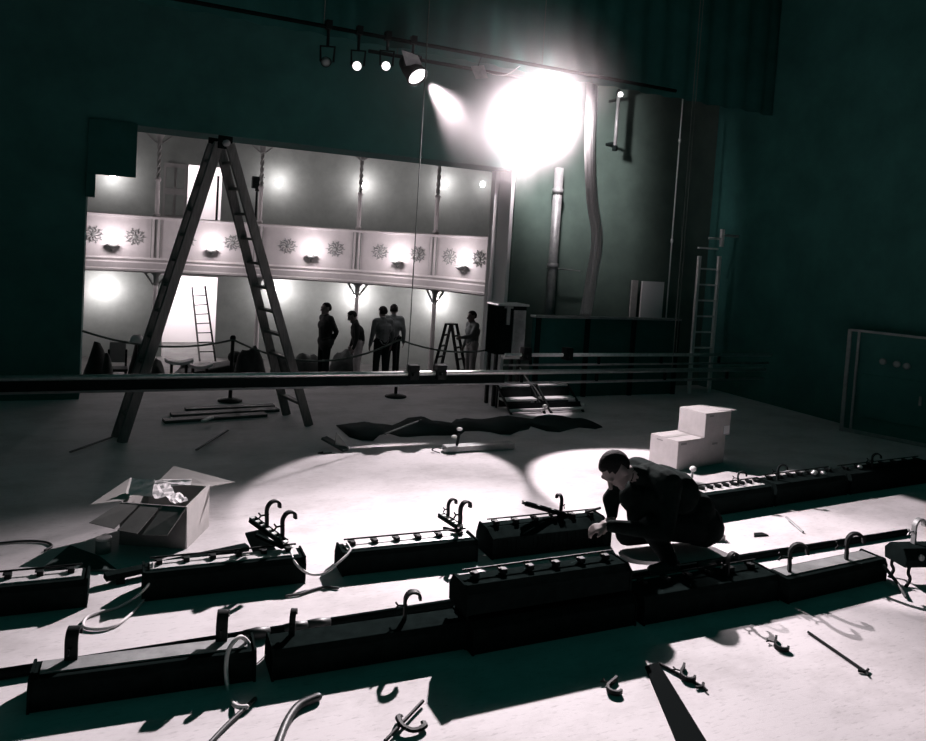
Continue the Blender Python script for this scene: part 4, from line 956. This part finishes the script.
# two white curved trays, pale chair back, lamp with white shade
for i, (px, py, wd) in enumerate(((179, 362, .46), (200, 366, .42))):
    c = Q(px, py, 14.0+i*.35); t = thing('white_trough', ['white curved trough piled left of the dark settee end', 'white curved trough in front of dark settee'][i], 'trough', (c.x, 14.0+i*.35, c.z-.04), 0, 'white curved troughs')
    mb = MB(); k = 10
    vs = []
    for a in range(k+1):
        f = a/k; x = (f-.5)*wd; z = .05*(2*f-1)**2
        for y, zz in ((-.11, z), (.11, z), (.11, z+.05), (-.11, z+.05)): vs.append((x, y, zz))
    mb.add(vs, [(i_*4+j, i_*4+(j+1) % 4, (i_+1)*4+(j+1) % 4, (i_+1)*4+j) for i_ in range(k) for j in range(4)]+[(3, 2, 1, 0), tuple(k*4+j for j in range(4))]).build('shell', 'paper', t, smooth=False)
    for x in (-.12, .12): MB().box((x, 0, -(c.z-.04-ZA)/2+.01), (.04, .16, c.z-.04-ZA)).build('support', 'iron', t)
c = Q(118, 345, 14.4); t = thing('pale_chair', 'small chair with pale back beside the dark bundles', 'chair', (c.x, 14.4, ZA))
zc = c.z-ZA
MB().box((0, .16, zc+.02-.17), (.26, .03, .36)).build('backrest', 'card', t, bevel=.02)
MB().box((0, 0, zc-.42), (.34, .34, .05)).build('seat', 'cover', t, bevel=.01)
for sx in (-.14, .14):
    MB().box((sx, .16, (zc-.1)/2), (.035, .035, zc-.1)).build('leg', 'iron', t); MB().box((sx, -.14, (zc-.42)/2), (.035, .035, zc-.42)).build('leg', 'iron', t)
c = Q(137, 339, 14.0); t = thing('table_lamp', 'lamp with small white shade in front of dark bundle', 'lamp', (c.x, 14.0, ZA)); zc = c.z-ZA
MB().lathe([(.14, 0), (.14, .03), (.02, .06), (.02, zc-.06)], n=12).build('stand', 'iron', t, smooth=True)
MB().lathe([(.13, zc-.08), (.10, zc+.02), (.06, zc+.07), (.055, zc+.07), (.12, zc-.08)], n=16).build('shade', 'paper', t, smooth=True)

# ------------------------------------------------------------------ lamp haze
mb = MB().ball((0, 0, 0), 1, 16)
hz = mb.build('lamp_haze', 'paper', smooth=True); hz.location = (4.6, 9.2, 4.2); hz.scale = (2.9, 1.46, 1.7); hz['kind'] = 'stuff'
tag(hz, 'glowing smoky haze around the overhead lamps', 'haze')
hm = bpy.data.materials.new('haze'); hm.use_nodes = True; nt = hm.node_tree; nt.nodes.clear()
out = nt.nodes.new('ShaderNodeOutputMaterial'); vsn = nt.nodes.new('ShaderNodeVolumeScatter'); nt.links.new(vsn.outputs[0], out.inputs['Volume'])
vsn.inputs['Color'].default_value = (1, .95, .96, 1); vsn.inputs['Anisotropy'].default_value = .55
geo = nt.nodes.new('ShaderNodeNewGeometry'); sub = nt.nodes.new('ShaderNodeVectorMath'); sub.operation = 'DISTANCE'; sub.inputs[1].default_value = LAMP2
nt.links.new(geo.outputs['Position'], sub.inputs[0])
def mrange(src, a, b, c, d):
    mr = nt.nodes.new('ShaderNodeMapRange'); mr.interpolation_type = 'SMOOTHSTEP'
    for k, v in zip(('From Min', 'From Max', 'To Min', 'To Max'), (a, b, c, d)): mr.inputs[k].default_value = v
    nt.links.new(src, mr.inputs['Value']); return mr.outputs[0]
tcn = nt.nodes.new('ShaderNodeTexCoord'); ln = nt.nodes.new('ShaderNodeVectorMath'); ln.operation = 'LENGTH'; nt.links.new(tcn.outputs['Object'], ln.inputs[0])
mul = nt.nodes.new('ShaderNodeMath'); mul.operation = 'MULTIPLY'
nt.links.new(mrange(sub.outputs['Value'], 0, 1.8, .34, .085), mul.inputs[0]); nt.links.new(mrange(ln.outputs['Value'], .35, 1.0, 1, 0), mul.inputs[1])
nt.links.new(mul.outputs[0], vsn.inputs['Density'])
hz.data.materials.clear(); hz.data.materials.append(hm)
